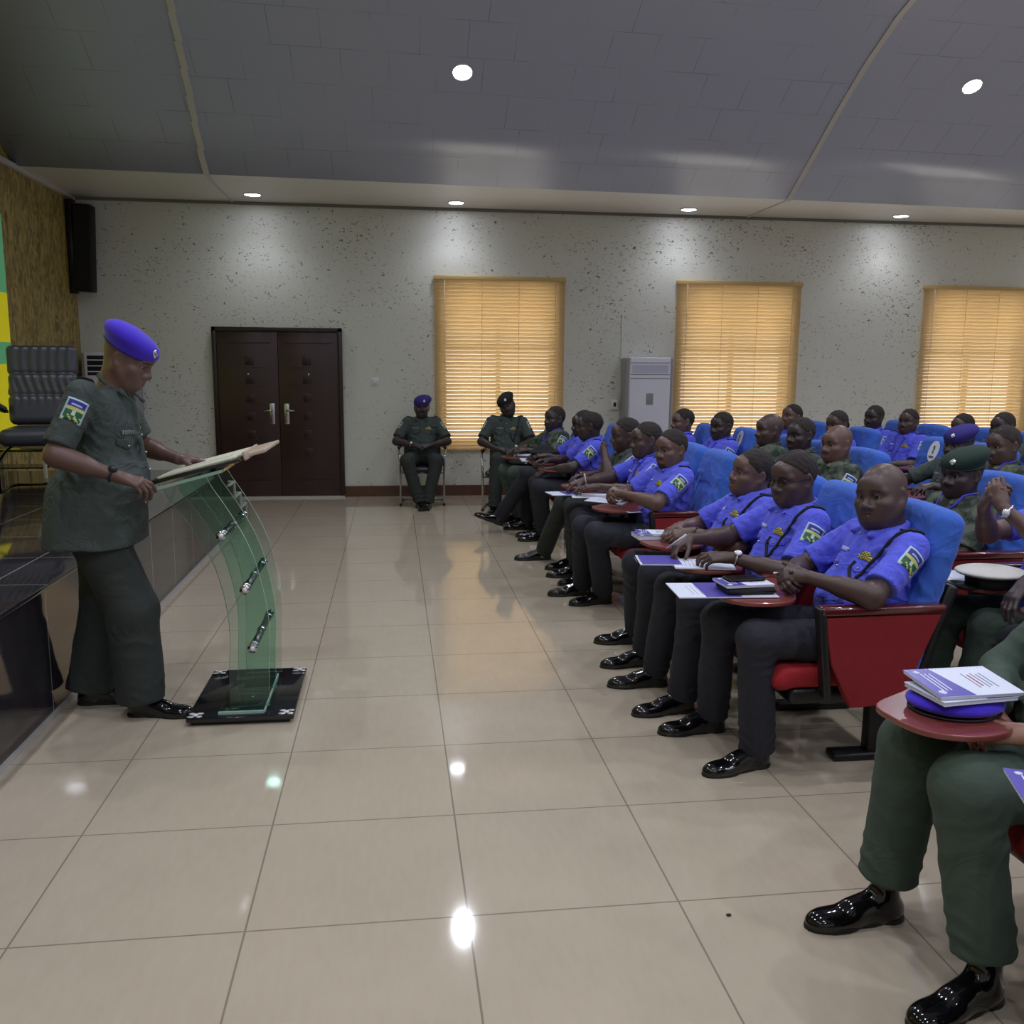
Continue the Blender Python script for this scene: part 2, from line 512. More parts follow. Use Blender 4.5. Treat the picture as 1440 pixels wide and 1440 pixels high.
def decal(bvh, name, parent, origin, direction, up, w, h, cols, nu=12, nv=14, off=.0018, shape=None, thick=.0015):
    """small cloth patch laid over a surface: a grid cast from origin along direction. cols(u,v)->material, u,v in 0..1"""
    o = V(*origin); d = unit(direction); up = np.asarray(up, float); up = unit(up-d*(up@d)); s = np.cross(d, up)
    vs = {}; mb_v = []; ms = []; quads = []; mi = []
    for i in range(nu+1):
        for j in range(nv+1):
            u, v = i/nu, j/nv
            p = o + s*(u-.5)*w + up*(v-.5)*h
            hit = bvh.ray_cast(Vector(p), Vector(d), .25)
            if hit[0] is None: continue
            q = np.array(hit[0]) - d*off
            vs[i, j] = len(mb_v); mb_v.append(q)
    for i in range(nu):
        for j in range(nv):
            ks = [(i, j), (i+1, j), (i+1, j+1), (i, j+1)]
            if all(k in vs for k in ks):
                u, v = (i+.5)/nu, (j+.5)/nv
                if shape and not shape(u, v): continue
                ids = [vs[k] for k in ks]
                if max(np.linalg.norm(mb_v[ids[a]]-mb_v[ids[b]]) for a, b in ((0, 2), (1, 3))) > 4*max(w/nu, h/nv): continue
                m = cols(u, v)
                if m not in ms: ms.append(m)
                quads.append(ids); mi.append(ms.index(m))
    if not quads: return None
    me = np_mesh(name, [(np.array(mb_v), np.array(quads), np.array(mi))], ms)
    o_ = link(name, me, parent)
    so = o_.modifiers.new('thickness', 'SOLIDIFY'); so.thickness = thick; so.offset = 0
    return o_

def patch_cols(u, v):
    if u < .09 or u > .91 or v < .08 or v > .92: return mat('patch_border', srgb(170, 195, 210), .7)
    if v > .62: return mat('patch_blue', srgb(48, 52, 150), .7) if not (.74 < v < .82 and .25 < u < .78) else mat('patch_border', srgb(170, 195, 210), .7)
    if v > .50: return mat('patch_yellow', srgb(190, 195, 110), .7)
    if v > .3: return mat('patch_pale', srgb(190, 205, 190), .7) if (.38 < u < .62) else DGREEN()
    return DGREEN() if (u+v) % .3 < .2 else mat('patch_yellow', srgb(190, 195, 110), .7)
def badge_cols(u, v):
    return GOLD() if (int(u*8)+int(v*6)) % 2 == 0 else mat('badge_dark', srgb(70, 74, 60), .6)
def name_cols(u, v):
    return mat('name_tag_blue', srgb(165, 172, 235), .6) if v > .2 else mat('name_tag_edge', srgb(120, 128, 210), .6)

def shoe_prims(F, boot=False):
    """foot frame: origin at the heel centre on the ground, x towards the toe"""
    g = [((0, 0, .0), (0, 0, -1))]
    P = [F.ell((.045, 0, .030), (.050, .036, .046), clip=g), F.ell((.12, .002, .030), (.085, .038, .042), k=.03, clip=g),
         F.ell((.215, .004, .022), (.075, .046, .030), k=.035, clip=g), F.ell((.262, .002, .016), (.045, .036, .022), k=.03, clip=g),
         F.cap((.055, 0, .06), (.058, 0, .105 if not boot else .18), .038, .040, k=.025),
         F.cap((.075, 0, .075), (.16, .002, .045), .030, .026, k=.03)]
    return P
def sole_prims(F):
    g = [((0, 0, .016), (0, 0, 1)), ((0, 0, 0), (0, 0, -1))]
    return [F.ell((.045, 0, .005), (.052, .039, .030), clip=g, k=.004), F.ell((.13, .002, .005), (.09, .037, .030), k=.004, clip=g), F.ell((.215, .004, .005), (.083, .049, .030), k=.004, clip=g), F.ell((.262, .002, .004), (.049, .038, .030), k=.004, clip=g)]

def person(label, group, X, Y, face, **K):
    """face: direction the body faces, degrees from +X. K: pose and dress"""
    g = K.get
    Z0 = g('z', 0.0); near = g('near', 1)   # 0 closest detail
    hh = (.0036, .0046, .0060)[near]; ha = (.0034, .0042, .0052)[near]; hc = (.0062, .0080, .010)[near]
    tone = g('tone', 'dark'); top = g('top', 'blue'); seed = g('seed', int(abs(X*100+Y*37)) % 1000)
    root = thing('person', label, 'person', (X, Y, Z0), math.radians(face), group)
    fat = g('fat', 1.0); jaw = g('jaw', 1.0)
    hipz = g('hip', .53); lean = math.radians(g('lean', 16)); P0 = V(g('hipx', 0), 0, hipz); stand = g('stand', False)
    twist = g('twist', 0)
    side_lean = math.radians(g('side', 0))
    up = V(-math.sin(lean), math.sin(side_lean), math.cos(lean)); up = unit(up)
    TL = g('torso', .47) - (0 if stand or Y < 4.3 else (.045 if Y < 7 else .06) if Y < 9.8 else .02)
    chest = P0+up*TL*.62; nb = P0+up*(TL+.015)+V(.0, 0, 0)
    Rt = rotm(yaw=twist); left = Rt@V(0, 1, 0)
    shw = g('shw', .175)
    SH = {s: P0+up*(TL*.90)+left*s*shw + V(*g('shrug', (0, 0, 0))) for s in (1, -1)}
    # ---- torso
    Bz = Tm((0, 0, 0), V(0, 0, 0)+np.cross(left, up)*1.0, up)[:3, :3]
    def torso(gr=0.0, belly=1.0):
        return [ell(P0+V(0, 0, .0), V(.125, .165*fat, .12)+gr, R=Bz, k=.05),
                ell(P0+up*TL*.30+np.cross(left, up)*.015*belly, V(.128*fat, .150*fat, .15)+gr, R=Bz, k=.06),
                ell(chest, V(.112, .158, .17)+gr, R=Bz, k=.06),
                cap(chest+up*.08+left*.09, SH[1]-left*.01, .070+gr, .044+gr, k=.06), cap(chest+up*.08-left*.09, SH[-1]+left*.01, .070+gr, .044+gr, k=.06),
                cap(nb-up*.06, nb-up*.018, .068+gr, .052+gr, k=.05)]
    # ---- head
    hr = g('head', (0, 0, 0)); ho = g('ho', (.028, 0, .108)); R0 = rotm(*hr)
    hs = g('hscale', 1.0)
    H = Fr(nb + V(*ho), R0)
    skm = skin(tone)
    hp = head_prims(H, nb-up*.04, jaw=jaw, nose=g('nose', 1.12))
    hs = g('hs', 1.06); piv = V(*H.p(-.02, 0, -.10))
    def hsc(v): return piv+(v-piv)*hs
    def hsm(o):
        c = np.empty(len(o.data.vertices)*3, np.float32); o.data.vertices.foreach_get('co', c); o.data.vertices.foreach_set('co', hsc(c.reshape(-1, 3)).astype(np.float32).ravel()); return o
    v, q = sdf_mesh(hp, hh, lo=H.o-V(.15, .13, .17), hi=H.o+V(.15, .13, .15), smooth=1)
    loc = (v[q].mean(1)-H.o)@H.R
    mi = np.zeros(len(q), int)
    mi[(loc[:, 0] > .078) & (np.abs(loc[:, 1]) < .028) & (loc[:, 2] < -.052-.18*np.abs(loc[:, 1])) & (loc[:, 2] > -.079+.35*np.abs(loc[:, 1]))] = 1
    brow = (loc[:, 0] > .05) & (np.abs(loc[:, 1]) > .012) & (np.abs(loc[:, 1]) < .050) & (np.abs(loc[:, 2]-(.0235-.10*np.maximum(0, np.abs(loc[:, 1])-.03))) < .0032)
    mi[brow] = 4
    if g('beard'):
        mi[(loc[:, 0] > .03) & (loc[:, 2] < -.078) & (loc[:, 2] > -.125) & (np.abs(loc[:, 1]) < .034) & (loc[:, 0] > .055)] = 4
        mi[(loc[:, 0] > .086) & (np.abs(loc[:, 1]) < .026) & (loc[:, 2] < -.0435) & (loc[:, 2] > -.0505)] = 4
    parts = [(hsc(v), q, mi)]
    # eyes
    for s in (1, -1):
        ev, eq = sdf_mesh([H.ell((.0732, s*.0315, .0005), (.0126, .0126, .0126), k=.001)], .0022, smooth=1)
        el = (ev[eq].mean(1)-H.o)@H.R; gaze = unit(V(1, g('gaze', 0)+s*.06, -.08))
        dd = (el-V(.0732, s*.0315, .0005)); dd /= np.linalg.norm(dd, axis=1)[:, None]
        parts.append((hsc(ev), eq, np.where(dd@gaze > .80, 3, 2)))
    tv, tq = sdf_mesh(torso(-.018, .6), .011, smooth=1)
    parts.append((tv, tq, 0))
    # ---- arms
    La, Lb = g('arm', (.285, .255))
    E_, W_ = {}, {}
    armsleeve = []
    long_sl = g('long_sleeve', False)
    for s, key in ((1, 'L'), (-1, 'R')):
        a = g(key, {}) or {}
        W = a.get('w', (.30, s*.10, .70)); pole = a.get('pole', (-.3, s*.6, -.8))
        E, W = ik(SH[s], W, La, Lb, pole); E_[s] = E; W_[s] = W
        S = SH[s]
        d = a.get('d'); d = unit(W-E) if d is None else d
        n = a.get('n', (0, 0, 1))
        u = unit(E-S); f = unit(W-E)
        AP = [cap(S, E, .050, .041, k=.01), cap(E, W, .042, .0265, k=.02), cap(E+f*.02, E+f*.12, .045, .036, k=.03), cap(S+u*.05, S+u*.2, .052, .044, k=.02)]
        AP += hand_prims(W+unit(d)*.012, d, n, s, a.get('curl', (22, 30, 18)), a.get('spread', 5), a.get('thumb', (38, 25)), 1.0, a.get('curls'))
        m0 = S+u*La*.45
        lo = np.min([p['lo'] for p in AP[1:3]+AP[4:]], 0)-.015; hi = np.max([p['hi'] for p in AP[1:3]+AP[4:]], 0)+.015
        lo = np.minimum(lo, E-.06-u*.06); hi = np.maximum(hi, E+.06-u*.06)
        av, aq = sdf_mesh(AP, ha, lo=lo, hi=hi, clips=[(tuple(m0), tuple(-u))], smooth=1)
        parts.append((av, aq, 0))
        uv, uq = sdf_mesh([cap(S, E, .050, .041)], .011, smooth=1); parts.append((uv, uq, 0))
        # sleeve
        if long_sl:
            e1 = E+f*Lb*.93
            armsleeve += [cap(S+u*.015, E, .056, .056, k=.03), cap(E, e1, .056, .044, k=.03, clip=[(tuple(e1-f*.01), tuple(f))])]
        else:
            sl = a.get('sleeve', .80); e1 = S+u*La*sl
            armsleeve += [cap(S+u*.015, e1+u*.05, .054, .066, k=.04, clip=[(tuple(e1), tuple(u))]),
                          cap(S+u*.06, e1+u*.04, .056, .061, k=.02, clip=[(tuple(e1), tuple(u))])]
    mats = [skm, lips(tone), EYEW(), IRIS(), mat('brow_hair_'+tone, srgb(*{'dark': (48, 38, 36), 'deep': (38, 31, 31), 'mid': (56, 44, 40), 'light': (60, 46, 40)}[tone]), .8)]
    body = link('body', np_mesh('body', parts, mats), root)
    # ---- shirt
    tops = {'blue': BLUE, 'green': GREEN, 'camo': CAMO, 'olive': OLIVE}
    sm = tops[top]()
    sp = torso(.014, 1.25)
    if stand or g('untucked'):
        hz = g('hem', hipz-.1)
        sp += [cap(P0+V(-.01, .05, .05), V(P0[0]-.015, .07, hz), .15*fat, .155*fat, k=.06, clip=[((0, 0, hz), (0, 0, -1))]), cap(P0+V(-.01, -.05, .05), V(P0[0]-.015, -.07, hz), .15*fat, .155*fat, k=.06, clip=[((0, 0, hz), (0, 0, -1))])]
        clipp = [((0, 0, hz), (0, 0, -1))]
    else:
        clipp = [(tuple(P0-up*.03), tuple(-up+V(.1, 0, 0)))]
    cf = np.cross(left, up)   # chest forward
    c0 = nb-up*.008
    ring = [c0+(cf*math.cos(t)*.066+left*math.sin(t)*.062)+up*(.008-.030*math.cos(t)) for t in np.linspace(.35, 2*PI-.35, 13)]
    sp += [cap(ring[i], ring[i+1], .011, .011, k=.008) for i in range(12)]
    for s in (1, -1):   # collar points
        tip = c0+cf*.115+left*s*.062-up*.050; st = c0+cf*.066+left*s*.016-up*.012
        md = c0+cf*.055+left*s*.066-up*.012
        sp += [cap(st, tip, .009, .006, k=.010), cap(md, tip, .012, .006, k=.014), cap(st, md, .010, .010, k=.012)]
    sp += armsleeve
    sp += [cap(c0+cf*.085-up*.02, P0+up*.12+cf*.17*fat, .012, .012, k=.02)] if not g('plain') else []
    fl_ = []
    for s in (1, -1):
        u = unit(E_[s]-SH[s])
        fl_ += [(SH[s]+u*.06-left*s*.05-up*.05, .09, u+up*.4, .045, .010), (SH[s]+u*.17, .07, u, .05, .006)]
    fl_ += [(P0+up*.10+cf*.08, .15, up+left*.35, .065, .012), (P0+up*.22-left*.13, .13, up+cf*.6, .06, .010), (P0+up*.22+left*.13, .13, up-cf*.6, .06, .010), (chest+cf*.1, .12, up+left*.8, .08, .005)]
    cn = cloth_noise(seed, .0048, 22); ff = folds(fl_)
    sv, sq = sdf_mesh(sp, hc, disp=lambda P: cn(P)+ff(P), clips=clipp, smooth=2)
    shirt = link('shirt', np_mesh('shirt', [(sv, sq, 0)], [sm]), root)
    if top == 'blue': shirt['label'] = 'blue short sleeved uniform shirt'
    bv = bvh_of(sv, sq)
    # ---- trousers
    legs = g('legs'); tm = g('trouser', NAVY)()
    if legs:
        tp = [ell(P0+V(0, 0, -.005), (.132, .172*fat, .120), R=Bz if not stand else None, k=.05, clip=[] if stand else [(tuple(P0+up*.10), tuple(up))])]
        tf = []
        for s, (kn, an, fd) in zip((1, -1), legs):
            kn = V(*kn); an = V(*an); hj = P0+V(0, s*.085, -.02)
            tt = an+unit(kn-an)*(-.004 if not g('boots') else .06)
            r0, r1, r2 = g('legr', (.098, .074, .062))
            tp += [cap(hj, kn, r0, r1, k=.04), cap(kn, tt, r1, r2, k=.03, clip=[(tuple(tt), tuple(unit(an-kn)))]), cap(kn, tt-unit(kn-tt)*.05, r1*.9, r2*1.08, k=.02, clip=[(tuple(tt), tuple(unit(an-kn)))])]
            lu = unit(kn-hj); cu = unit(an-kn)
            tf += [(hj+lu*.06+V(0, 0, .05), .10, lu+V(0, s*.3, 0), .06, .012), (kn-lu*.03+V(-.03, 0, -.05), .09, lu-cu, .05, .011), (kn+cu*.14, .10, cu+V(0, .5*s, 0), .08, .009), (tt-cu*.05, .08, cu, .055, .010), (kn-lu*.14, .10, lu+V(0, .4*s, .3), .08, .008)]
        tn = cloth_noise(seed+5, .0045, 18); tff = folds(tf)
        tv2, tq2 = sdf_mesh(tp, hc, disp=lambda P: tn(P)+tff(P), smooth=2)
        link('trousers', np_mesh('trousers', [(tv2, tq2, 0)], [tm]), root)
        for s, (kn, an, fd) in zip((1, -1), legs):
            yw, pt = (fd if isinstance(fd, tuple) else (fd, 0))
            R = rotm(yaw=yw, pitch=pt); hl = V(an[0], an[1], an[2]-.075) if not isinstance(an, dict) else None
            F = Fr(V(*an)-R@V(.058, 0, .085), R)
            hs_ = (.0042, .0055, .008)[near]
            a1, b1 = sdf_mesh(shoe_prims(F, g('boots')), hs_, smooth=1)
            sh = link('shoe', np_mesh('shoe', [(a1, b1, 0)], [SHOE()]), root)
            a2, b2 = sdf_mesh(sole_prims(F), hs_, smooth=0)
            link('sole', np_mesh('sole', [(a2, b2, 0)], [SOLE()]), sh)
            if near < 2 and not g('boots'):
                mb = MB()
                for i in range(4):
                    xx = .105+.022*i; zz = .092-.0115*i
                    mb.tube([F.p(xx, -.018, zz-.008), F.p(xx+.006, 0, zz+.001), F.p(xx, .018, zz-.008)], .0028, SOLE(), seg=6)
                mb.build('laces', sh)
        if g('belt') and not stand:
            pass
    # ---- hair / headgear
    if g('hair', True):
        thickh = g('hair_t', .0028); hx, hz_ = g('hairline', (.072, .074))
        a3, b3 = sdf_mesh([H.ell((-.014, 0, .030), V(.098, .077, .090)+thickh, clip=[((hx, 0, hz_), (.62, 0, -.78)), ((.078, 0, 0), (1, 0, 0))])], hh*1.2, disp=cloth_noise(seed+9, .0024, 230), smooth=0)
        link('hair', np_mesh('hair', [(hsc(a3), b3, 0)], [HAIR()]), root)
    hat = g('hat')
    if hat:
        H = Fr(H.p(-.002, 0, -.010), H.R)
        hm = {'blue': mat('royal_blue_felt', srgb(62, 34, 200), .9, bump=.3, bscale=300, var=.08, sheen=.2), 'navy': mat('navy_felt', srgb(48, 40, 120), .9, bump=.3, bscale=300), 'green': mat('dark_green_felt', srgb(26, 50, 42), .9, bump=.3, bscale=300), 'black': mat('black_felt', srgb(24, 28, 30), .9, bump=.3, bscale=300)}[hat]
        lf = g('hat_side', -1); Rb = rotm(0, g('hat_pitch', 14), lf*10)
        bp = [H.ell((-.010, 0, .034), V(.106, .085, .094), clip=[((0, 0, .040), (-.10, 0, -1))]),
              H.ell((-.020, lf*-.014, .088), (.113, .098, .054), R=Rb, k=.03, clip=[((0, 0, .045), (-.1, 0, -1))]),
              H.ell((.040, 0, .070), (.068, .070, .044), k=.03, clip=[((0, 0, .045), (-.1, 0, -1))])]
        a4, b4 = sdf_mesh(bp, hh*1.1, disp=cloth_noise(seed+3, .002, 30), smooth=2)
        a4 = hsc(a4)
        hb = link('beret', np_mesh('beret', [(a4, b4, 0)], [hm]), root)
        bb = [tuple(H.o+H.R@V(-.010+.108*math.cos(t), .087*math.sin(t), .043-.10*(-.010+.108*math.cos(t)))) for t in np.linspace(0, 2*PI, 28)[:-1]]
        MB().tube(bb, .0045, mat('black_leather_band', srgb(20, 18, 30), .5), seg=6, closed=True).build('beret_band', hb); hsm(hb.children[0])
        hv = bvh_of(a4, b4)
        o_ = H.p(.22, lf*-.030, .092)
        decal(hv, 'badge', hb, o_, H.R@V(-1, 0, 0), H.R@V(0, 0, 1), .026, .034, lambda u, v: SILVER() if (int(u*5)+int(v*6)) % 3 else mat('badge_pale', srgb(190, 190, 200), .5), 6, 8, off=.003, shape=lambda u, v: (u-.5)**2+(v-.5)**2 < .25, thick=.003)
    # ---- glasses
    if g('glasses'):
        mb = MB(); gm = mat('dark_spectacle_frame', srgb(25, 22, 26), .3)
        for s in (1, -1):
            pts = [H.p(.099-.10*abs(.033+.022*math.cos(t))*.6, s*(.033+.023*math.cos(t)), .002+.017*math.sin(t)) for t in np.linspace(0, 2*PI, 17)[:-1]]
            mb.tube(pts, .0018, gm, seg=6, closed=True)
            mb.tube([H.p(.094, s*.056, .006), H.p(.05, s*.076, .006), H.p(-.01, s*.086, .008), H.p(-.03, s*.085, -.008)], .0018, gm, seg=6)
        mb.tube([H.p(.0985, .010, .006), H.p(.101, 0, .008), H.p(.0985, -.010, .006)], .0018, gm, seg=6)
        hsm(mb.build('glasses', root))
    # ---- watch / bracelet
    for s, key in ((1, 'L'), (-1, 'R')):
        a = g(key, {}) or {}
        wt = a.get('watch')
        if wt:
            f = unit(W_[s]-E_[s]); c = W_[s]-f*.018; n = np.asarray(a.get('n', (0, 0, 1)), float); n = unit(n-f*(n@f)); t_ = np.cross(f, n)
            wm = {'silver': SILVER(), 'black': BLACKC(), 'band': mat('dark_bead_bracelet', srgb(35, 28, 28), .5)}[wt]
            mb = MB()
            mb.tube([c+(n*math.cos(t)*.029+t_*math.sin(t)*.031) for t in np.linspace(0, 2*PI, 21)[:-1]], .0055 if wt != 'band' else .004, wm, seg=8, closed=True)
            if wt != 'band':
                mb.cyl(c+n*.026, c+n*.038, .018, wm); mb.cyl(c+n*.038, c+n*.0395, .0145, WHITE() if wt == 'silver' else SOLE())
            mb.build('wristwatch' if wt != 'band' else 'bracelet', root)
    # ---- insignia
    if g('insignia', True) and near < 2 or g('patch'):
        for s in (1, -1):
            if s not in g('patch_sides', (1, -1)): continue
            u = unit(E_[s]-SH[s]); outw = unit(left*s + cf*g('patch_fwd', .35)); outw = unit(outw-u*(outw@u))
            o_ = SH[s]+u*.095+outw*.16
            d_ = decal(bv, 'shoulder_patch', root, o_, -outw, -u, .084, .100, patch_cols, 12, 14, shape=lambda uu, vv: vv > .10*(1-2*abs(uu-.5)) )
    if g('insignia', True):
        for s in (1, -1):   # epaulettes
            a_ = nb+left*s*.085-up*.0+cf*.005; b_ = SH[s]+left*s*.02+up*.0
            if near < 2 or True:
                mid = (a_+b_)/2; ax_ = unit(b_-a_)
                o_ = SH[s]-left*s*.035+up*.18
                em = BLACKC() if top == 'blue' or g('dark_epaulette') else sm
                def ec(u, v, em=em): return WHITE() if (abs(u-.5) < .22 and (.30 < v < .42 or .55 < v < .67)) else em
                decal(bv, 'epaulette', root, o_, -up, left*s, .052, .085, ec, 8, 12, off=.006, thick=.006)
    if top == 'blue' and near < 2 or g('tags'):
        o_ = chest+cf*.30+up*.045
        decal(bv, 'name_tag', root, o_-left*.075, -cf, up, .085, .020, name_cols if top == 'blue' else (lambda u, v: mat('grey_name_thread', srgb(120, 122, 140), .6) if int(u*12) % 2 else sm), 12, 3)
        decal(bv, 'breast_badge', root, o_+left*.078, -cf, up, .070, .034, badge_cols, 10, 6, shape=lambda u, v: v < .55 or abs(u-.5) < .3)
        for i in range(5):
            h_ = bv.ray_cast(Vector(P0+up*(.10+.075*i)+cf*.35), Vector(-cf), .4)
            if h_[0]: MB().ball(tuple(np.array(h_[0])+cf*.002), .0065, SILVER(), sub=1).build('shirt_button', root)
        # pocket flaps
        for s in (1, -1):
            decal(bv, 'pocket_flap', root, chest+cf*.30-up*.005+left*s*.08, -cf, up, .10, .045, lambda u, v: sm, 14, 12, off=.003, thick=.004, shape=lambda u, v: v > abs(u-.5)*.9)
            h_ = bv.ray_cast(Vector(chest+cf*.3-up*.012+left*s*.08), Vector(-cf), .4)
            if h_[0]: MB().ball(tuple(np.array(h_[0])+cf*.006), .0065, SILVER(), sub=1).build('pocket_button', root)
    def drape(pts, nm, r, m, n=40, lift=.004, twist_=False):
        P_ = []
        pts = [np.asarray(p, float) for p in pts]
        seg = len(pts)-1
        for i in range(n+1):
            t = i/n*seg; k = min(int(t), seg-1); f = t-k
            p = pts[k]*(1-f)+pts[k+1]*f
            hit = bv.find_nearest(Vector(p))
            q = np.array(hit[0])+np.array(hit[1])*(lift)
            P_.append(q)
        P_ = [P_[0]]+[(P_[i-1]+P_[i]*2+P_[i+1])/4 for i in range(1, n)]+[P_[-1]]
        rr = [r*(1+.22*math.sin(i*2.4)) for i in range(n+1)] if twist_ else r
        MB().tube(P_, rr, m, seg=8).build(nm, root)
    if g('cord'):
        s = 1
        a_ = SH[s]-left*.02+up*.07
        drape([a_-cf*.03, a_+cf*.05, chest+cf*.12+left*.10-up*.02, P0+up*.19+cf*.14+left*.085, chest+cf*.13+left*.045-up*.03, chest+cf*.13+left*.05+up*.01], 'lanyard_cord', .0062, BLACKC(), 60, .006, True)
    if g('strap'):
        sm_ = mat('violet_ribbon', srgb(60, 55, 190), .6)
        bt = P0+up*.16+cf*.16
        drape([nb-cf*.01+left*.072+up*.02, nb+cf*.06+left*.06-up*.03, bt], 'neck_ribbon', .006, sm_, 30, .003)
        drape([nb-cf*.01-left*.072+up*.02, nb+cf*.06-left*.06-up*.03, bt], 'neck_ribbon', .006, sm_, 30, .003)
        decal(bv, 'identity_card', root, bt+cf*.2-up*.04, -cf, up, .075, .10, lambda u, v: WHITE() if v < .75 else sm_, 6, 8, off=.006)
    return root, dict(SH=SH, E=E_, W=W_, nb=nb, chest=chest, cf=cf, up=up, left=left, bv=bv)
# ------------------------------------------------------------------ room
XL, XR, YF, YB = -3.6, 12.5, 11.3, -4.0
ZS = 3.47
def edge_y(x): return 9.68 + .052*(x+3.6)
PROFILE = [(0, 3.47), (.6, 3.83), (1.1, 4.14), (1.6, 4.42), (2.1, 4.64), (2.9, 4.88), (4.0, 5.06), (5.5, 5.15), (14.6, 5.15)]

def tex_mat(name): 
    m = bpy.data.materials.new(name); m.use_nodes = True; MATS[name] = m
    return m, m.node_tree, m.node_tree.nodes['Principled BSDF']

def floor_material():
    m, nt, b = tex_mat('polished_tile')
    tc = N(nt, 'ShaderNodeTexCoord'); mp = N(nt, 'ShaderNodeMapping'); mp.inputs['Location'].default_value = (-.20, -.605, 0)
    br = N(nt, 'ShaderNodeTexBrick', Scale=1.0); br.offset = 0; br.inputs['Brick Width'].default_value = .64; br.inputs['Row Height'].default_value = .615
    br.inputs['Mortar Size'].default_value = .0035; br.inputs['Mortar Smooth'].default_value = .3
    n1 = N(nt, 'ShaderNodeTexNoise', Scale=2.2, Detail=5.0); n2 = N(nt, 'ShaderNodeTexNoise', Scale=40.0, Detail=3.0)
    mp2 = N(nt, 'ShaderNodeMapping'); mp2.inputs['Scale'].default_value = (1, .25, 1)
    c1 = N(nt, 'ShaderNodeMix'); c1.data_type = 'RGBA'; c1.inputs['A'].default_value = srgb(167, 154, 135); c1.inputs['B'].default_value = srgb(184, 172, 152)
    c2 = N(nt, 'ShaderNodeMix'); c2.data_type = 'RGBA'; c2.inputs['B'].default_value = srgb(196, 188, 172)
    mm = N(nt, 'ShaderNodeMath'); mm.operation = 'MULTIPLY'; mm.inputs[1].default_value = .35
    c3 = N(nt, 'ShaderNodeMix'); c3.data_type = 'RGBA'; c3.inputs['B'].default_value = srgb(134, 124, 110)
    L = nt.links.new
    L(tc.outputs['Object'], mp.inputs['Vector']); L(mp.outputs['Vector'], br.inputs['Vector']); L(tc.outputs['Object'], n1.inputs['Vector'])
    L(tc.outputs['Object'], mp2.inputs['Vector']); L(mp2.outputs['Vector'], n2.inputs['Vector'])
    L(n1.outputs['Fac'], c1.inputs['Factor']); L(c1.outputs['Result'], c2.inputs['A']); L(n2.outputs['Fac'], mm.inputs[0]); L(mm.outputs[0], c2.inputs['Factor'])
    L(c2.outputs['Result'], c3.inputs['A']); L(br.outputs['Fac'], c3.inputs['Factor']); L(c3.outputs['Result'], b.inputs['Base Color'])
    b.inputs['Roughness'].default_value = .055; b.inputs['Specular IOR Level'].default_value = .6
    n3 = N(nt, 'ShaderNodeTexNoise', Scale=3.0, Detail=3.0); bp = N(nt, 'ShaderNodeBump', Strength=.03, Distance=.003)
    L(tc.outputs['Object'], n3.inputs['Vector']); L(n3.outputs['Fac'], bp.inputs['Height']); L(bp.outputs['Normal'], b.inputs['Normal'])
    return m

def stage_material():
    m, nt, b = tex_mat('black_stage_tile')
    L = nt.links.new
    tc = N(nt, 'ShaderNodeTexCoord')
    br = N(nt, 'ShaderNodeTexBrick', Scale=1.0); br.offset = 0; br.inputs['Brick Width'].default_value = .60; br.inputs['Row Height'].default_value = .60
    br.inputs['Mortar Size'].default_value = .004
    n1 = N(nt, 'ShaderNodeTexNoise', Scale=3.0, Detail=6.0)
    mp = N(nt, 'ShaderNodeMapping'); mp.inputs['Scale'].default_value = (1, 5, 1); mp.inputs['Rotation'].default_value = (0, 0, .6)
    c1 = N(nt, 'ShaderNodeMix'); c1.data_type = 'RGBA'; c1.inputs['A'].default_value = srgb(26, 24, 27); c1.inputs['B'].default_value = srgb(58, 54, 60)
    c3 = N(nt, 'ShaderNodeMix'); c3.data_type = 'RGBA'; c3.inputs['B'].default_value = srgb(150, 148, 152)
    L(tc.outputs['Object'], br.inputs['Vector']); L(tc.outputs['Object'], mp.inputs['Vector']); L(mp.outputs['Vector'], n1.inputs['Vector'])
    L(n1.outputs['Fac'], c1.inputs['Factor']); L(c1.outputs['Result'], c3.inputs['A']); L(br.outputs['Fac'], c3.inputs['Factor']); L(c3.outputs['Result'], b.inputs['Base Color'])
    b.inputs['Roughness'].default_value = .07; b.inputs['Specular IOR Level'].default_value = .75
    return m

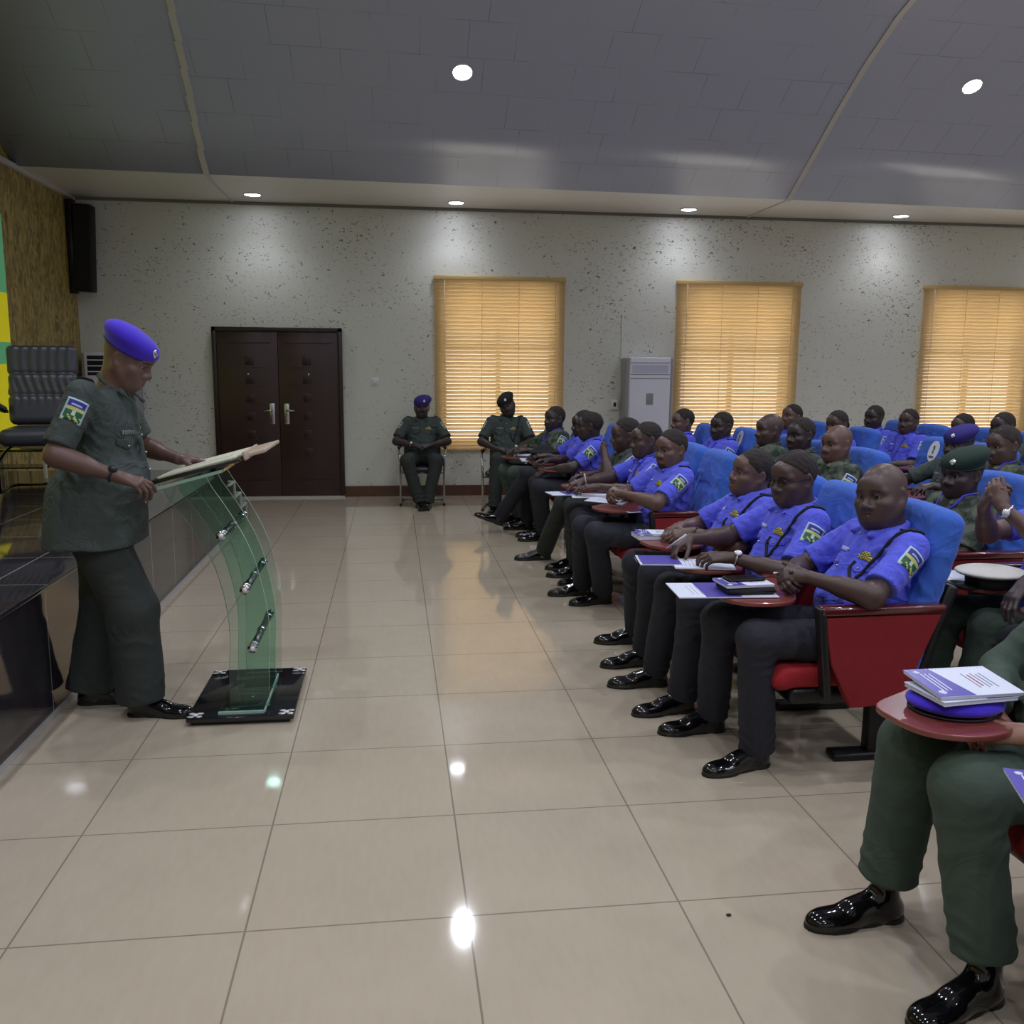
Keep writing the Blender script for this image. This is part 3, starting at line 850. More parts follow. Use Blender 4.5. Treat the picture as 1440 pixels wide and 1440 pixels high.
def fleck_wall():
    m, nt, b = tex_mat('flecked_plaster'); L = nt.links.new
    tc = N(nt, 'ShaderNodeTexCoord'); mp = N(nt, 'ShaderNodeMapping'); mp.inputs['Scale'].default_value = (29, 29, 44); mp.inputs['Rotation'].default_value = (0, .5, 0)
    n1 = N(nt, 'ShaderNodeTexNoise', Scale=1.0, Detail=2.0, Distortion=1.2)
    n2 = N(nt, 'ShaderNodeTexNoise', Scale=1.3, Detail=2.0)
    ad = N(nt, 'ShaderNodeMath'); ad.operation = 'MULTIPLY_ADD'; ad.inputs[1].default_value = .22
    cr = N(nt, 'ShaderNodeValToRGB'); e = cr.color_ramp.elements; e[0].position = .765; e[0].color = (0, 0, 0, 1); e[1].position = .80; e[1].color = (1, 1, 1, 1)
    n3 = N(nt, 'ShaderNodeTexNoise', Scale=.8, Detail=3.0)
    c0 = N(nt, 'ShaderNodeMix'); c0.data_type = 'RGBA'; c0.inputs['A'].default_value = srgb(212, 214, 204); c0.inputs['B'].default_value = srgb(224, 226, 221)
    c1 = N(nt, 'ShaderNodeMix'); c1.data_type = 'RGBA'; c1.inputs['B'].default_value = srgb(104, 98, 80)
    L(tc.outputs['Object'], mp.inputs['Vector']); L(mp.outputs['Vector'], n1.inputs['Vector']); L(tc.outputs['Object'], n2.inputs['Vector']); L(tc.outputs['Object'], n3.inputs['Vector'])
    L(n2.outputs['Fac'], ad.inputs[0]); L(n1.outputs['Fac'], ad.inputs[2]); L(ad.outputs[0], cr.inputs['Fac'])
    L(n3.outputs['Fac'], c0.inputs['Factor']); L(c0.outputs['Result'], c1.inputs['A']); L(cr.outputs['Color'], c1.inputs['Factor']); L(c1.outputs['Result'], b.inputs['Base Color'])
    b.inputs['Roughness'].default_value = .45
    bp = N(nt, 'ShaderNodeBump', Strength=.5, Distance=.006); bp.invert = True
    L(cr.outputs['Color'], bp.inputs['Height']); L(bp.outputs['Normal'], b.inputs['Normal'])
    return m

def gold_wall():
    m, nt, b = tex_mat('gold_bark_plaster'); L = nt.links.new
    tc = N(nt, 'ShaderNodeTexCoord'); mp = N(nt, 'ShaderNodeMapping'); mp.inputs['Scale'].default_value = (6, 9, 4); mp.inputs['Rotation'].default_value = (.5, 0, 0)
    n1 = N(nt, 'ShaderNodeTexNoise', Scale=1.6, Detail=6.0, Distortion=1.5)
    cr = N(nt, 'ShaderNodeValToRGB'); e = cr.color_ramp.elements; e[0].position = .35; e[0].color = srgb(112, 94, 44); e[1].position = .62; e[1].color = srgb(190, 168, 100)
    x = e.new(.48); x.color = srgb(158, 138, 76)
    L(tc.outputs['Object'], mp.inputs['Vector']); L(mp.outputs['Vector'], n1.inputs['Vector']); L(n1.outputs['Fac'], cr.inputs['Fac']); L(cr.outputs['Color'], b.inputs['Base Color'])
    b.inputs['Roughness'].default_value = .5
    bp = N(nt, 'ShaderNodeBump', Strength=.6, Distance=.012); L(n1.outputs['Fac'], bp.inputs['Height']); L(bp.outputs['Normal'], b.inputs['Normal'])
    return m

def ceiling_material():
    m, nt, b = tex_mat('grey_ceiling_panels'); L = nt.links.new
    uv = N(nt, 'ShaderNodeUVMap'); br = N(nt, 'ShaderNodeTexBrick', Scale=1.0); br.inputs['Brick Width'].default_value = .42; br.inputs['Row Height'].default_value = .40
    br.inputs['Mortar Size'].default_value = .004; br.offset = .37; br.offset_frequency = 2
    n1 = N(nt, 'ShaderNodeTexNoise', Scale=1.7, Detail=2.0)
    cr = N(nt, 'ShaderNodeMath'); cr.operation = 'MULTIPLY'
    rmp = N(nt, 'ShaderNodeMapRange'); rmp.inputs['From Min'].default_value = .42; rmp.inputs['From Max'].default_value = .60
    c1 = N(nt, 'ShaderNodeMix'); c1.data_type = 'RGBA'; c1.inputs['A'].default_value = srgb(174, 181, 204); c1.inputs['B'].default_value = srgb(142, 146, 162)
    L(uv.outputs['UV'], br.inputs['Vector']); L(uv.outputs['UV'], n1.inputs['Vector']); L(n1.outputs['Fac'], rmp.inputs['Value'])
    L(br.outputs['Fac'], cr.inputs[0]); L(rmp.outputs[0], cr.inputs[1]); L(cr.outputs[0], c1.inputs['Factor']); L(c1.outputs['Result'], b.inputs['Base Color'])
    b.inputs['Roughness'].default_value = .32; b.inputs['Specular IOR Level'].default_value = .5
    n2 = N(nt, 'ShaderNodeTexNoise', Scale=1.2, Detail=2.0); bp = N(nt, 'ShaderNodeBump', Strength=.25, Distance=.03)
    L(uv.outputs['UV'], n2.inputs['Vector']); L(n2.outputs['Fac'], bp.inputs['Height']); L(bp.outputs['Normal'], b.inputs['Normal'])
    return m

M_FLOOR, M_STAGE, M_WALL, M_GOLD, M_CEIL = floor_material(), stage_material(), fleck_wall(), gold_wall(), ceiling_material()
M_SOFFIT = mat('white_soffit', srgb(228, 225, 220), .4, var=.03)
M_TRIM = mat('white_joint_strip', srgb(205, 203, 200), .4)
M_SKIRT = mat('brown_skirting_tile', srgb(92, 62, 50), .25, var=.15)
M_PLAIN = mat('cream_plaster', srgb(188, 186, 176), .7, var=.05)

def S(o): o['kind'] = 'structure'; return o
S(MB().box((XR-XL+.6, YF-YB+.6, .1), ((XL+XR)/2, (YF+YB)/2, -.05), M_FLOOR).build('floor'))
WIN = [(.50, 2.12), (3.52, 5.17), (6.82, 8.46), (10.1, 11.7)]
WZ0, WZ1 = .57, 2.68
w = MB(); xs = XL-.3
for a, b in WIN:
    a2, b2 = a+.11, b-.11
    w.box((a2-xs, .25, 5.4), ((a2+xs)/2, YF+.125, 2.7), M_WALL)
    w.box((b2-a2, .25, WZ0+.05), ((a2+b2)/2, YF+.125, (WZ0+.05)/2), M_WALL)
    w.box((b2-a2, .25, 5.4-WZ1+.07), ((a2+b2)/2, YF+.125, (5.4+WZ1-.07)/2), M_WALL)
    xs = b2
w.box((XR+.3-xs, .25, 5.4), ((XR+.3+xs)/2, YF+.125, 2.7), M_WALL)
S(w.build('wall_far'))
S(MB().box((.25, YF-YB, 5.4), (XL-.125, (YF+YB)/2, 2.7), M_GOLD).build('wall_left'))
S(MB().box((.25, YF-YB, 5.4), (XR+.125, (YF+YB)/2, 2.7), M_PLAIN).build('wall_right'))
S(MB().box((XR-XL+.5, .25, 5.4), ((XL+XR)/2, YB-.125, 2.7), M_PLAIN).build('wall_back'))
# vaulted ceiling
me = bpy.data.meshes.new('ceiling'); bm = bmesh.new(); uvl = bm.loops.layers.uv.new('UVMap')
cols = []
xsn = [XL-.1+(XR-XL+.2)*i/12 for i in range(13)]
for x in xsn:
    s = 0; c = []; pv = None
    for d, z in PROFILE:
        y = max(edge_y(x)-d, YB-.1)
        if pv: s += math.hypot(y-pv[0], z-pv[1])
        pv = (y, z); c.append((bm.verts.new((x, y, z)), x, s))
    cols.append(c)
for i in range(12):
    for j in range(len(PROFILE)-1):
        q = [cols[i][j], cols[i+1][j], cols[i+1][j+1], cols[i][j+1]]
        f = bm.faces.new([t[0] for t in q]); f.smooth = True
        for lp, t in zip(f.loops, q): lp[uvl].uv = (t[1], t[2])
ret = bmesh.ops.extrude_face_region(bm, geom=list(bm.faces))
for v in ret['geom']:
    if isinstance(v, bmesh.types.BMVert): v.co.z += .08
bmesh.ops.recalc_face_normals(bm, faces=list(bm.faces))
bm.to_mesh(me); bm.free(); me.materials.append(M_CEIL)
S(link('ceiling', me))
S(MB().prism([(XL-.1, edge_y(XL-.1)), (XR+.1, edge_y(XR+.1)), (XR+.1, YF+.05), (XL-.1, YF+.05)], 'z', ZS, ZS+.10, M_SOFFIT).build('ceiling_soffit'))
def prof_pt(x, d):
    for (d0, z0), (d1, z1) in zip(PROFILE, PROFILE[1:]):
        if d <= d1: return Vector((x, edge_y(x)-d, z0+(z1-z0)*(d-d0)/(d1-d0)))
for i, x in enumerate((-1.82, 4.41, 10.6)):
    mb = MB()
    pts = [prof_pt(x, d)+Vector(((.055*d if i == 0 else 0), 0, 0)) for d in (0, .3, .6, .85, 1.1, 1.35, 1.6, 1.85, 2.1, 2.5, 2.9, 3.4, 4.0, 5.5, 10.0)]
    for p, q in zip(pts, pts[1:]):
        dd = q-p; an = math.atan2(dd.z, -dd.y); mid = (p+q)/2
        mb.box((.055, dd.length+.01, .02), mid-Vector((0, 0, .006)), M_TRIM, rot=rot(x=-an))
    mb.box((.03, 1.5, .012), (x, edge_y(x)+.75, ZS-.005), M_TRIM)
    S(mb.build('trim_%d' % (i+1)))
S(MB().box((.05, YF-YB, .05), (XL+.02, (YF+YB)/2, ZS-.01), M_TRIM).build('trim_4'))
S(MB().box((XR-XL, .03, .035), ((XL+XR)/2, YF-.012, ZS-.015), mat('grey_cornice', srgb(120, 118, 112), .5)).build('trim_5'))
DX0, DX1, DZ = -2.11, -.60, 2.04
mb = MB()
mb.box((XR-DX1, .03, .13), ((XR+DX1)/2, YF-.014, .065), M_SKIRT); mb.box((DX0-XL, .03, .13), ((DX0+XL)/2, YF-.014, .065), M_SKIRT)
S(mb.build('baseboard_far'))

# ------------------------------------------------------------------ ceiling lights
def em(name, col, st):
    return mat(name, (0.8, 0.8, 0.8, 1), .4, emit=col, estr=st)
M_LED = em('lit_led_disc', (.86, .88, 1.0, 1), 30)
M_RING = mat('white_lamp_ring', srgb(225, 226, 230), .35)
def downlight(x, y, z, nrm, label, power, r=.085, spot=160):
    R_ = Vector(nrm).to_track_quat('Z', 'Y').to_matrix().to_4x4()
    t = thing('ceiling_light', label, 'ceiling light', (x, y, z), group='round recessed ceiling downlights')
    mb = MB(); n = 32; o_ = []
    mb.tube([R_ @ Vector((math.cos(2*PI*k/n)*(r+.006), math.sin(2*PI*k/n)*(r+.006), .004)) for k in range(n)], .009, M_RING, seg=8, closed=True)
    mb.build('rim', t)
    MB().cyl(R_ @ Vector((0, 0, .001)), R_ @ Vector((0, 0, .008)), r, M_LED, seg=32).build('lit_disc', t)
    l = bpy.data.lights.new('lamp', 'SPOT'); l.energy = power; l.spot_size = math.radians(spot); l.spot_blend = .9; l.shadow_soft_size = .07; l.color = (.885, .905, 1.0)
    o = link('lamp', l, t, R_ @ Vector((0, 0, .05))); o.rotation_euler = (R_ @ rot(x=PI)).to_euler()
DN = (0, 0, -1)
SOFP = LAMP_W*.26
for (x, y, lb) in [(-1.52, 10.79, 'small lit downlight in the white soffit above the double door'), (.75, 10.90, 'small lit downlight in the soffit above the window beside the door'),
                   (3.52, 10.88, 'small lit downlight in the soffit above the tall white air conditioner'), (6.22, 10.88, 'small lit downlight in the soffit near the window at the right edge'), (9.0, 11.0, 'small downlight in the soffit outside the picture on the right')]:
    downlight(x, y, ZS, DN, lb, SOFP, spot=125)
sl = Vector((0, -.5, -.86)).normalized()
def on_slope(x, y):
    p = prof_pt(x, edge_y(x)-y); q = prof_pt(x, edge_y(x)-y+.1); d = (q-p).normalized(); nrm = Vector((1, 0, 0)).cross(d); nrm = nrm if nrm.z < 0 else -nrm
    return p, nrm
for (x, y, lb) in [(.655, 8.67, 'bright round downlight in the sloping grey ceiling between the two joint strips'), (5.62, 8.72, 'bright oval looking downlight in the sloping ceiling right of the right joint strip')]:
    p, nn = on_slope(x, y)
    downlight(p.x, p.y, p.z, nn, lb, LAMP_W*2.0)
k = 0
for y in (5.6, 2.8, 0.0, -2.6):
    for x in (-1.9, .66, 3.2, 5.8, 8.4, 11.0):
        p, nn = on_slope(x, y)
        downlight(p.x, p.y, p.z-.001, nn, 'round downlight in the high ceiling over the hall, outside the picture', LAMP_W*2.0)

# ------------------------------------------------------------------ stage, steps, banner
S(MB().box((-1.56-XL, 8.8-YB, .60), ((XL-1.56)/2, (8.8+YB)/2, .30), M_STAGE).box((-1.545-XL, 8.815-YB, .022), ((XL-1.545)/2, (8.815+YB)/2, .611), M_STAGE, bevel=.006).build('stage'))
mb = MB()
for i, z in enumerate((.465, .31, .155)):
    y0 = 8.8+.33*i
    mb.box((1.4, .33, z), (-2.26, y0+.165, z/2), M_STAGE)
    mb.box((.02, .335, .016), (-1.556, y0+.167, z+.002), M_TRIM); mb.box((.016, .014, .155), (-1.556, y0+.33, z-.075), M_TRIM); mb.box((1.4, .014, .016), (-2.26, y0+.33, z+.002), M_TRIM)
S(mb.build('stage_steps'))
S(MB().box((.012, 12.7, .03), (-1.554, 2.4, .012), mat('pale_floor_edge', srgb(175, 172, 170), .3)).build('trim_6'))
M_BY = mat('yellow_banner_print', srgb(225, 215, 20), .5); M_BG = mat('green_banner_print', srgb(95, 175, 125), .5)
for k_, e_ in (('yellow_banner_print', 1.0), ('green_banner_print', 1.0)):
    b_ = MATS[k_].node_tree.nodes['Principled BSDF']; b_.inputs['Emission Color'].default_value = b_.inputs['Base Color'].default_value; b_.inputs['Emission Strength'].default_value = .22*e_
t = thing('stage_screen', 'lit yellow and green backdrop screen on the gold wall behind the stage chair', 'screen', (XL+.02, 7.0, 0))
MB().box((.05, 5.0, 2.06), (0, -.3, 1.96), BLACKC()).build('screen_frame', t)
mb = MB()
for z0, z1, m_ in ((.98, 1.59, M_BY), (1.59, 1.79, M_BG), (1.79, 2.24, M_BY), (2.24, 2.96, M_BG)):
    mb.box((.012, 4.96, z1-z0), (.028, -.3, (z0+z1)/2), m_)
mb.build('lit_picture', t)

# ------------------------------------------------------------------ door
M_DOOR = mat('dark_brown_door', srgb(58, 38, 37), .34, var=.18, vscale=3)
M_DOORD = mat('darker_door_inlay', srgb(47, 31, 31), .3)
d = bpy.data.objects.new('door_1', None); COL.objects.link(d); d.location = (0, YF-.04, 0); S(d)
mb = MB(); cx = (DX0+DX1)/2
mb.box((.05, .09, DZ), (DX0+.025, 0, DZ/2), M_DOORD, bevel=.006); mb.box((.05, .09, DZ), (DX1-.025, 0, DZ/2), M_DOORD, bevel=.006); mb.box((DX1-DX0, .09, .05), (cx, 0, DZ-.025), M_DOORD, bevel=.006)
mb.build('door_frame', d)
for s in (-1, 1):
    wl = (DX1-DX0-.1)/2-.004; lx = cx+s*(wl/2+.003)
    mb = MB().box((wl, .05, DZ-.06), (lx, 0, (DZ-.06)/2+.005), M_DOOR, bevel=.003)
    mb.box((wl-.16, .006, .010), (lx, -.026, 1.86), M_DOORD); mb.box((wl-.16, .006, .008), (lx, -.026, .22), M_DOORD)
    for k in range(6):
        z = .55+.22*k
        mb.box((.10, .008, .10), (lx-s*.02, -.0255, z), M_DOORD, bevel=.002); mb.box((.18, .006, .004), (lx-s*.12, -.0255, z-.08), M_DOORD)
    lf = mb.build('door_leaf', d)
    h = MB().box((.062, .010, .245), (cx+s*.085, -.030, 1.02), SILVER(), bevel=.025).build('handle', lf)
    hb = MB(); hb.cyl((cx+s*.085, -.03, 1.06), (cx+s*.085, -.075, 1.06), .010, SILVER(), seg=12); hb.tube([(cx+s*.085, -.075, 1.06), (cx+s*.13, -.078, 1.06), (cx+s*.185, -.072, 1.055)], .009, SILVER(), seg=10); hb.ball((cx+s*.085, -.036, .965), .012, SILVER())
    hb.build('handle', lf)
    MB().cyl((lx-s*.0, -.024, 1.49), (lx-s*.0, -.034, 1.49), .014, SILVER(), seg=16).build('peephole', lf)
MB().box((DX1-DX0, .10, .02), (cx, -.02, .01), mat('pale_threshold', srgb(190, 188, 180), .3)).build('threshold', d)

# ------------------------------------------------------------------ windows and blinds
M_FRAME = mat('window_aluminium', srgb(120, 112, 100), .4)
gl, nt_, b_ = tex_mat('window_glass'); b_.inputs['Transmission Weight'].default_value = 1; b_.inputs['Roughness'].default_value = 0; b_.inputs['IOR'].default_value = 1.1
m, nt_, b_ = tex_mat('honey_blind_slat')
b_.inputs['Base Color'].default_value = srgb(228, 208, 168); b_.inputs['Roughness'].default_value = .4
tr = N(nt_, 'ShaderNodeBsdfTranslucent', Color=srgb(255, 238, 205)); mx = N(nt_, 'ShaderNodeMixShader', Fac=.40)
nt_.links.new(b_.outputs[0], mx.inputs[1]); nt_.links.new(tr.outputs[0], mx.inputs[2]); nt_.links.new(mx.outputs[0], nt_.nodes['Material Output'].inputs['Surface'])
M_SLAT = m
M_CORD = mat('blind_cord', srgb(170, 140, 90), .7)
M_RAIL = mat('honey_blind_rail', srgb(205, 175, 115), .4)
slat_me = None
BL = ['honey slatted blind glowing behind the man in the dark cap', 'honey slatted blind beside the tall white air conditioner', 'honey slatted blind cut off by the right edge of the picture', 'honey slatted blind outside the picture on the right']
for i, (a, b) in enumerate(WIN):
    cx = (a+b)/2; W_ = b-a
    wo = bpy.data.objects.new('window_%d' % (i+1), None); COL.objects.link(wo); wo.location = (cx, YF+.18, 0); S(wo)
    mb = MB(); iw = W_-.22
    for sx in (-1, 1): mb.box((.05, .06, WZ1-WZ0-.12), (sx*(iw/2-.025), 0, (WZ0+WZ1)/2), M_FRAME)
    mb.box((.05, .06, WZ1-WZ0-.12), (0, 0, (WZ0+WZ1)/2), M_FRAME)
    for z in (WZ0+.075, WZ1-.095, 1.85): mb.box((iw, .06, .05), (0, 0, z), M_FRAME)
    mb.build('window_frame', wo)
    MB().box((iw-.02, .006, WZ1-WZ0-.14), (0, 0.01, (WZ0+WZ1)/2), gl).build('pane', wo)
    t = thing('window_blind', BL[i], 'window blind', (cx, YF-.045, 0), group='honey coloured venetian blinds')
    MB().box((W_, .055, .05), (0, 0, WZ1-.025), M_RAIL, bevel=.006).build('head_rail', t)
    MB().box((W_-.01, .05, .02), (0, 0, WZ0+.012), M_RAIL, bevel=.005).build('bottom_rail', t)
    if slat_me is None or abs(W_-1.62) > .03:
        mb = MB(); n = 46; zz0, zz1 = WZ0+.045, WZ1-.07
        for k in range(n):
            z = zz0+(zz1-zz0)*k/(n-1)
            mb.box((W_-.02, .049, .0028), (0, 0, z), M_SLAT, rot=rot(x=math.radians(-58)))
        o = mb.build('slats', t)
    mb = MB()
    for u in (-.42, -.14, .14, .42):
        for yy in (-.026, .026): mb.tube([(u*W_, yy, WZ1-.04), (u*W_, yy, WZ0+.01)], .0015, M_CORD, seg=5)
    mb.build('ladder_cord', t)
    MB().tube([(-W_/2+.13, -.045, WZ1-.05), (-W_/2+.13, -.045, WZ1-.8)], .003, WHITE(), seg=6).build('pull_cord', t)

# ------------------------------------------------------------------ wall things
def wall_ac(x, label, w=.52, dpt=.30, top_vents=False):
    M_W = mat('white_appliance_shell', srgb(226, 228, 242), .35); M_G = mat('grey_appliance_side', srgb(150, 150, 156), .4)
    t = thing('air_conditioner', label, 'air conditioner', (x, YF-.02-dpt/2, 0))
    MB().box((w, dpt, 1.72), (0, 0, .87), M_W, bevel=.02).box((w-.06, dpt-.04, .03), (0, 0, .015), M_G).build('cabinet', t)
    for s in (-1, 1): MB().box((.045, dpt*.9, 1.70), (s*(w/2+.012), .01, .87), M_G, bevel=.012).build('side_panel', t)
    mb = MB()
    if top_vents:
        mb.box((w-.08, .012, .22), (0, -dpt/2-.001, 1.58), BLACKC())
        for k in range(3): mb.box((w-.08, .03, .012), (0, -dpt/2-.008, 1.51+.065*k), M_W)
    else:
        for z in (1.66, 1.52, 1.47): mb.box((w-.02, .006, .010), (0, -dpt/2-.001, z), M_G)
        mb.box((w-.06, .004, .10), (0, -dpt/2-.001, 1.585), mat('pale_lilac_louvre', srgb(205, 206, 230), .4))
    mb.build('air_outlet', t)
    if not top_vents: MB().box((.09, .008, .14), (0.0, -dpt/2-.002, 1.22), M_G, bevel=.004).build('display', t)
    MB().box((w-.04, .006, .30), (0, -dpt/2-.001, .30), mat('pale_grille', srgb(200, 202, 215), .5)).build('intake_grille', t)
    return t
wall_ac(3.14, 'tall white floor standing air conditioner between the two slatted blinds')
wall_ac(-3.22, 'white air conditioner with black vents behind the speaking officer', top_vents=True)
t = thing('loudspeaker', 'long black column loudspeaker hung in the corner above the stage', 'loudspeaker', (-3.46, 11.12, 0))
MB().box((.19, .20, .95), (.03, .0, 2.88), BLACKC(), bevel=.012, rot=rot(y=.04)).build('cabinet', t)
MB().cyl((-.09, -.05, 2.38), (-.09, -.05, 3.40), .045, mat('black_satin_tube', srgb(30, 30, 32), .4), seg=16).build('side_tube', t)
MB().box((.17, .006, .9), (.033, -.103, 2.88), mat('black_speaker_cloth', srgb(20, 20, 22), .8, bump=.6, bscale=400), rot=rot(y=.04)).build('grille', t)
MB().tube([(-.05, .0, 3.38), (-.05, .0, 3.46)], .012, SILVER(), seg=8).tube([(0.0, .15, 2.9), (0, .1, 2.9)], .02, BLACKC()).build('bracket', t)
t = thing('light_switch', 'white switch plate on the flecked wall beside the double door', 'light switch', (-.22, YF-.008, 1.41))
MB().box((.085, .014, .085), (0, 0, 0), WHITE(), bevel=.004).build('plate', t); MB().box((.03, .012, .045), (0, -.008, 0), M_SOFFIT, bevel=.003).build('rocker', t)
t = thing('wall_socket', 'small pale socket box on the wall left of the air conditioner', 'wall socket', (2.77, YF-.02, 1.14))
MB().box((.09, .04, .13), (0, 0, 0), M_SOFFIT, bevel=.005).build('box', t); MB().box((.03, .01, .05), (0, -.022, 0), BLACKC(), bevel=.002).build('rocker', t)
tag(MB().box((.012, .012, .95), (2.72+.13, YF-.007, 1.2+.55), M_SOFFIT).build('cable_duct'), 'thin pale cable duct running up the wall beside the air conditioner', 'cable duct')

# ------------------------------------------------------------------ seats
M_COVER = mat('blue_seat_cover', srgb(52, 98, 194), .9, bump=.35, bscale=150, bdist=.001, var=.07, vscale=10, sheen=.12, crease=.4, cscale=5)
M_RED = mat('red_fabric', srgb(150, 24, 34), .85, bump=.4, bscale=350, bdist=.001, var=.12, vscale=30)
M_REDP = mat('red_fabric_panel', srgb(132, 22, 32), .8, bump=.4, bscale=350, bdist=.001, var=.12, vscale=20)
M_WOODR = mat('dark_red_lacquered_wood', srgb(84, 26, 28), .2, coat=.6)
M_TAB = mat('red_brown_tablet_wood', srgb(122, 60, 55), .3, var=.12, vscale=6, coat=.3)
M_BLK = mat('black_steel', srgb(20, 20, 23), .4)
def back_cover_mesh():
    R = rotm(pitch=-17); F = Fr((-.265, 0, .76), R)
    P = [F.rbx((0, 0, -.03), (.052, .252, .335), .05), F.rbx((.015, 0, .20), (.060, .235, .115), .058, k=.03), F.rbx((0, 0, -.2), (.055, .262, .15), .03, k=.02)]
    wn = cloth_noise(77, .0045, 16)
    fo = folds([(F.p(.05, .1, .05), .16, V(.2, .4, 1), .07, .006), (F.p(.05, -.15, .1), .13, V(.2, -.5, 1), .06, .006), (F.p(0, .2, -.1), .18, V(0, .3, 1), .08, .005), (F.p(0, -.2, -.12), .18, V(0, -.3, 1), .08, .006)])
    v, q = sdf_mesh(P, .009, disp=lambda p: wn(p)+fo(p), smooth=2)
    return np_mesh('back_cover', [(v, q, 0)], [M_COVER])
def cushion_mesh():
    v, q = sdf_mesh([rbx((.10, 0, .415), (.23, .225, .045), .035), cap((.315, -.18, .40), (.315, .18, .40), .040, k=.03)], .010, smooth=1)
    return np_mesh('cushion', [(v, q, 0)], [M_RED])
BC, CU = back_cover_mesh(), cushion_mesh()
def side_panel(mb, y, fabric=True):
    pts = [(.205, .675), (-.275, .685), (-.125, .325), (.075, .315), (.165, .49)]
    mb.prism(pts, 'y', y-.022, y+.022, M_REDP, bevel=.006, smooth=False)
TABP = [(.10, -.30), (.22, -.29), (.36, -.17), (.51, -.07), (.52, .03), (.49, .12), (.42, .165), (.33, .17), (.25, .13), (.20, .03), (.14, -.14)]
def rnd_outline(pts, n=6):
    out = []; m_ = len(pts)
    for i in range(m_):
        p0, p1, p2, p3 = [Vector(pts[(i+k-1) % m_]).to_2d() for k in range(4)]
        for j in range(n):
            t_ = j/n
            out.append(tuple(.5*((2*p1)+(-p0+p2)*t_+(2*p0-5*p1+4*p2-p3)*t_*t_+(-p0+3*p1-3*p2+p3)*t_**3)))
    return out
seat_proto = {}
def make_seat(tablet, end):
    t = thing('auditorium_seat', 'x', 'auditorium seat')
    o = link('back_cover', BC, t); o['label'] = 'bright blue fitted cloth cover over the tall backrest'
    link('seat_cushion', CU, t)
    MB().box((.36, .42, .07), (.10, 0, .335), M_BLK, bevel=.02).build('seat_pan', t)
    MB().box((.05, .46, .40), (-.30, 0, .58), M_BLK, bevel=.015, rot=rot(y=math.radians(-17))).build('back_shell', t)
    for s in ((-1, 1) if end else (-1,)):
        y = s*.275
        mb = MB(); side_panel(mb, y); p = mb.build('side_panel', t)
        MB().box((.03, .052, .36), (.192, y, .535), M_BLK, bevel=.006, rot=rot(y=.12)).build('panel_edge', p)
        MB().box((.50, .062, .034), (-.035, y, .70), M_WOODR, bevel=.010).build('armrest', t)
    MB().box((.12, .06, .31), (-.19, .05, .165), M_BLK, bevel=.008).build('pedestal', t)
    MB().box((.37, .085, .034), (-.165, .05, .018), M_BLK, bevel=.012).build('foot_plate', t)
    if tablet:
        MB().prism(rnd_outline(TABP), 'z', .690, .706, M_TAB, bevel=.004).build('writing_tablet', t)
        MB().tube([(.10, -.275, .60), (.16, -.275, .66), (.22, -.25, .686)], .012, M_BLK).build('tablet_hinge', t)
    return t
def seat(x, y, label, tablet=True, end=False, face=180, group='blue covered auditorium seats'):
    key = (tablet, end)
    if key not in seat_proto: t = seat_proto[key] = make_seat(tablet, end)
    else: t = copy_tree(seat_proto[key])
    t.location = (x, y, 0); t.rotation_euler = (0, 0, math.radians(face)); t['label'] = label; t['group'] = group
    return t
def emblem(t):
    R = rotm(pitch=-17); F = Fr((-.265, 0, .76), R); mb = MB()
    mw = mat('white_emblem_print', srgb(215, 222, 232), .7)
    n = 28
    mb.poly([F.p(.0795, .065*math.sin(2*PI*k/n), .19+.085*math.cos(2*PI*k/n)) for k in range(n)], mw, .004)
    md = mat('grey_emblem_figure', srgb(90, 100, 120), .7)
    mb.poly([F.p(.0845, yy, zz) for yy, zz in ((-.012, .23), (.010, .235), (.016, .21), (.004, .20), (.014, .175), (-.006, .17), (-.002, .20))], md, .001)
    mb.poly([F.p(.0845, yy, zz) for yy, zz in ((-.03, .15), (.03, .15), (.03, .135), (-.03, .135))], md, .001)
    o = mb.build('emblem', t); return o
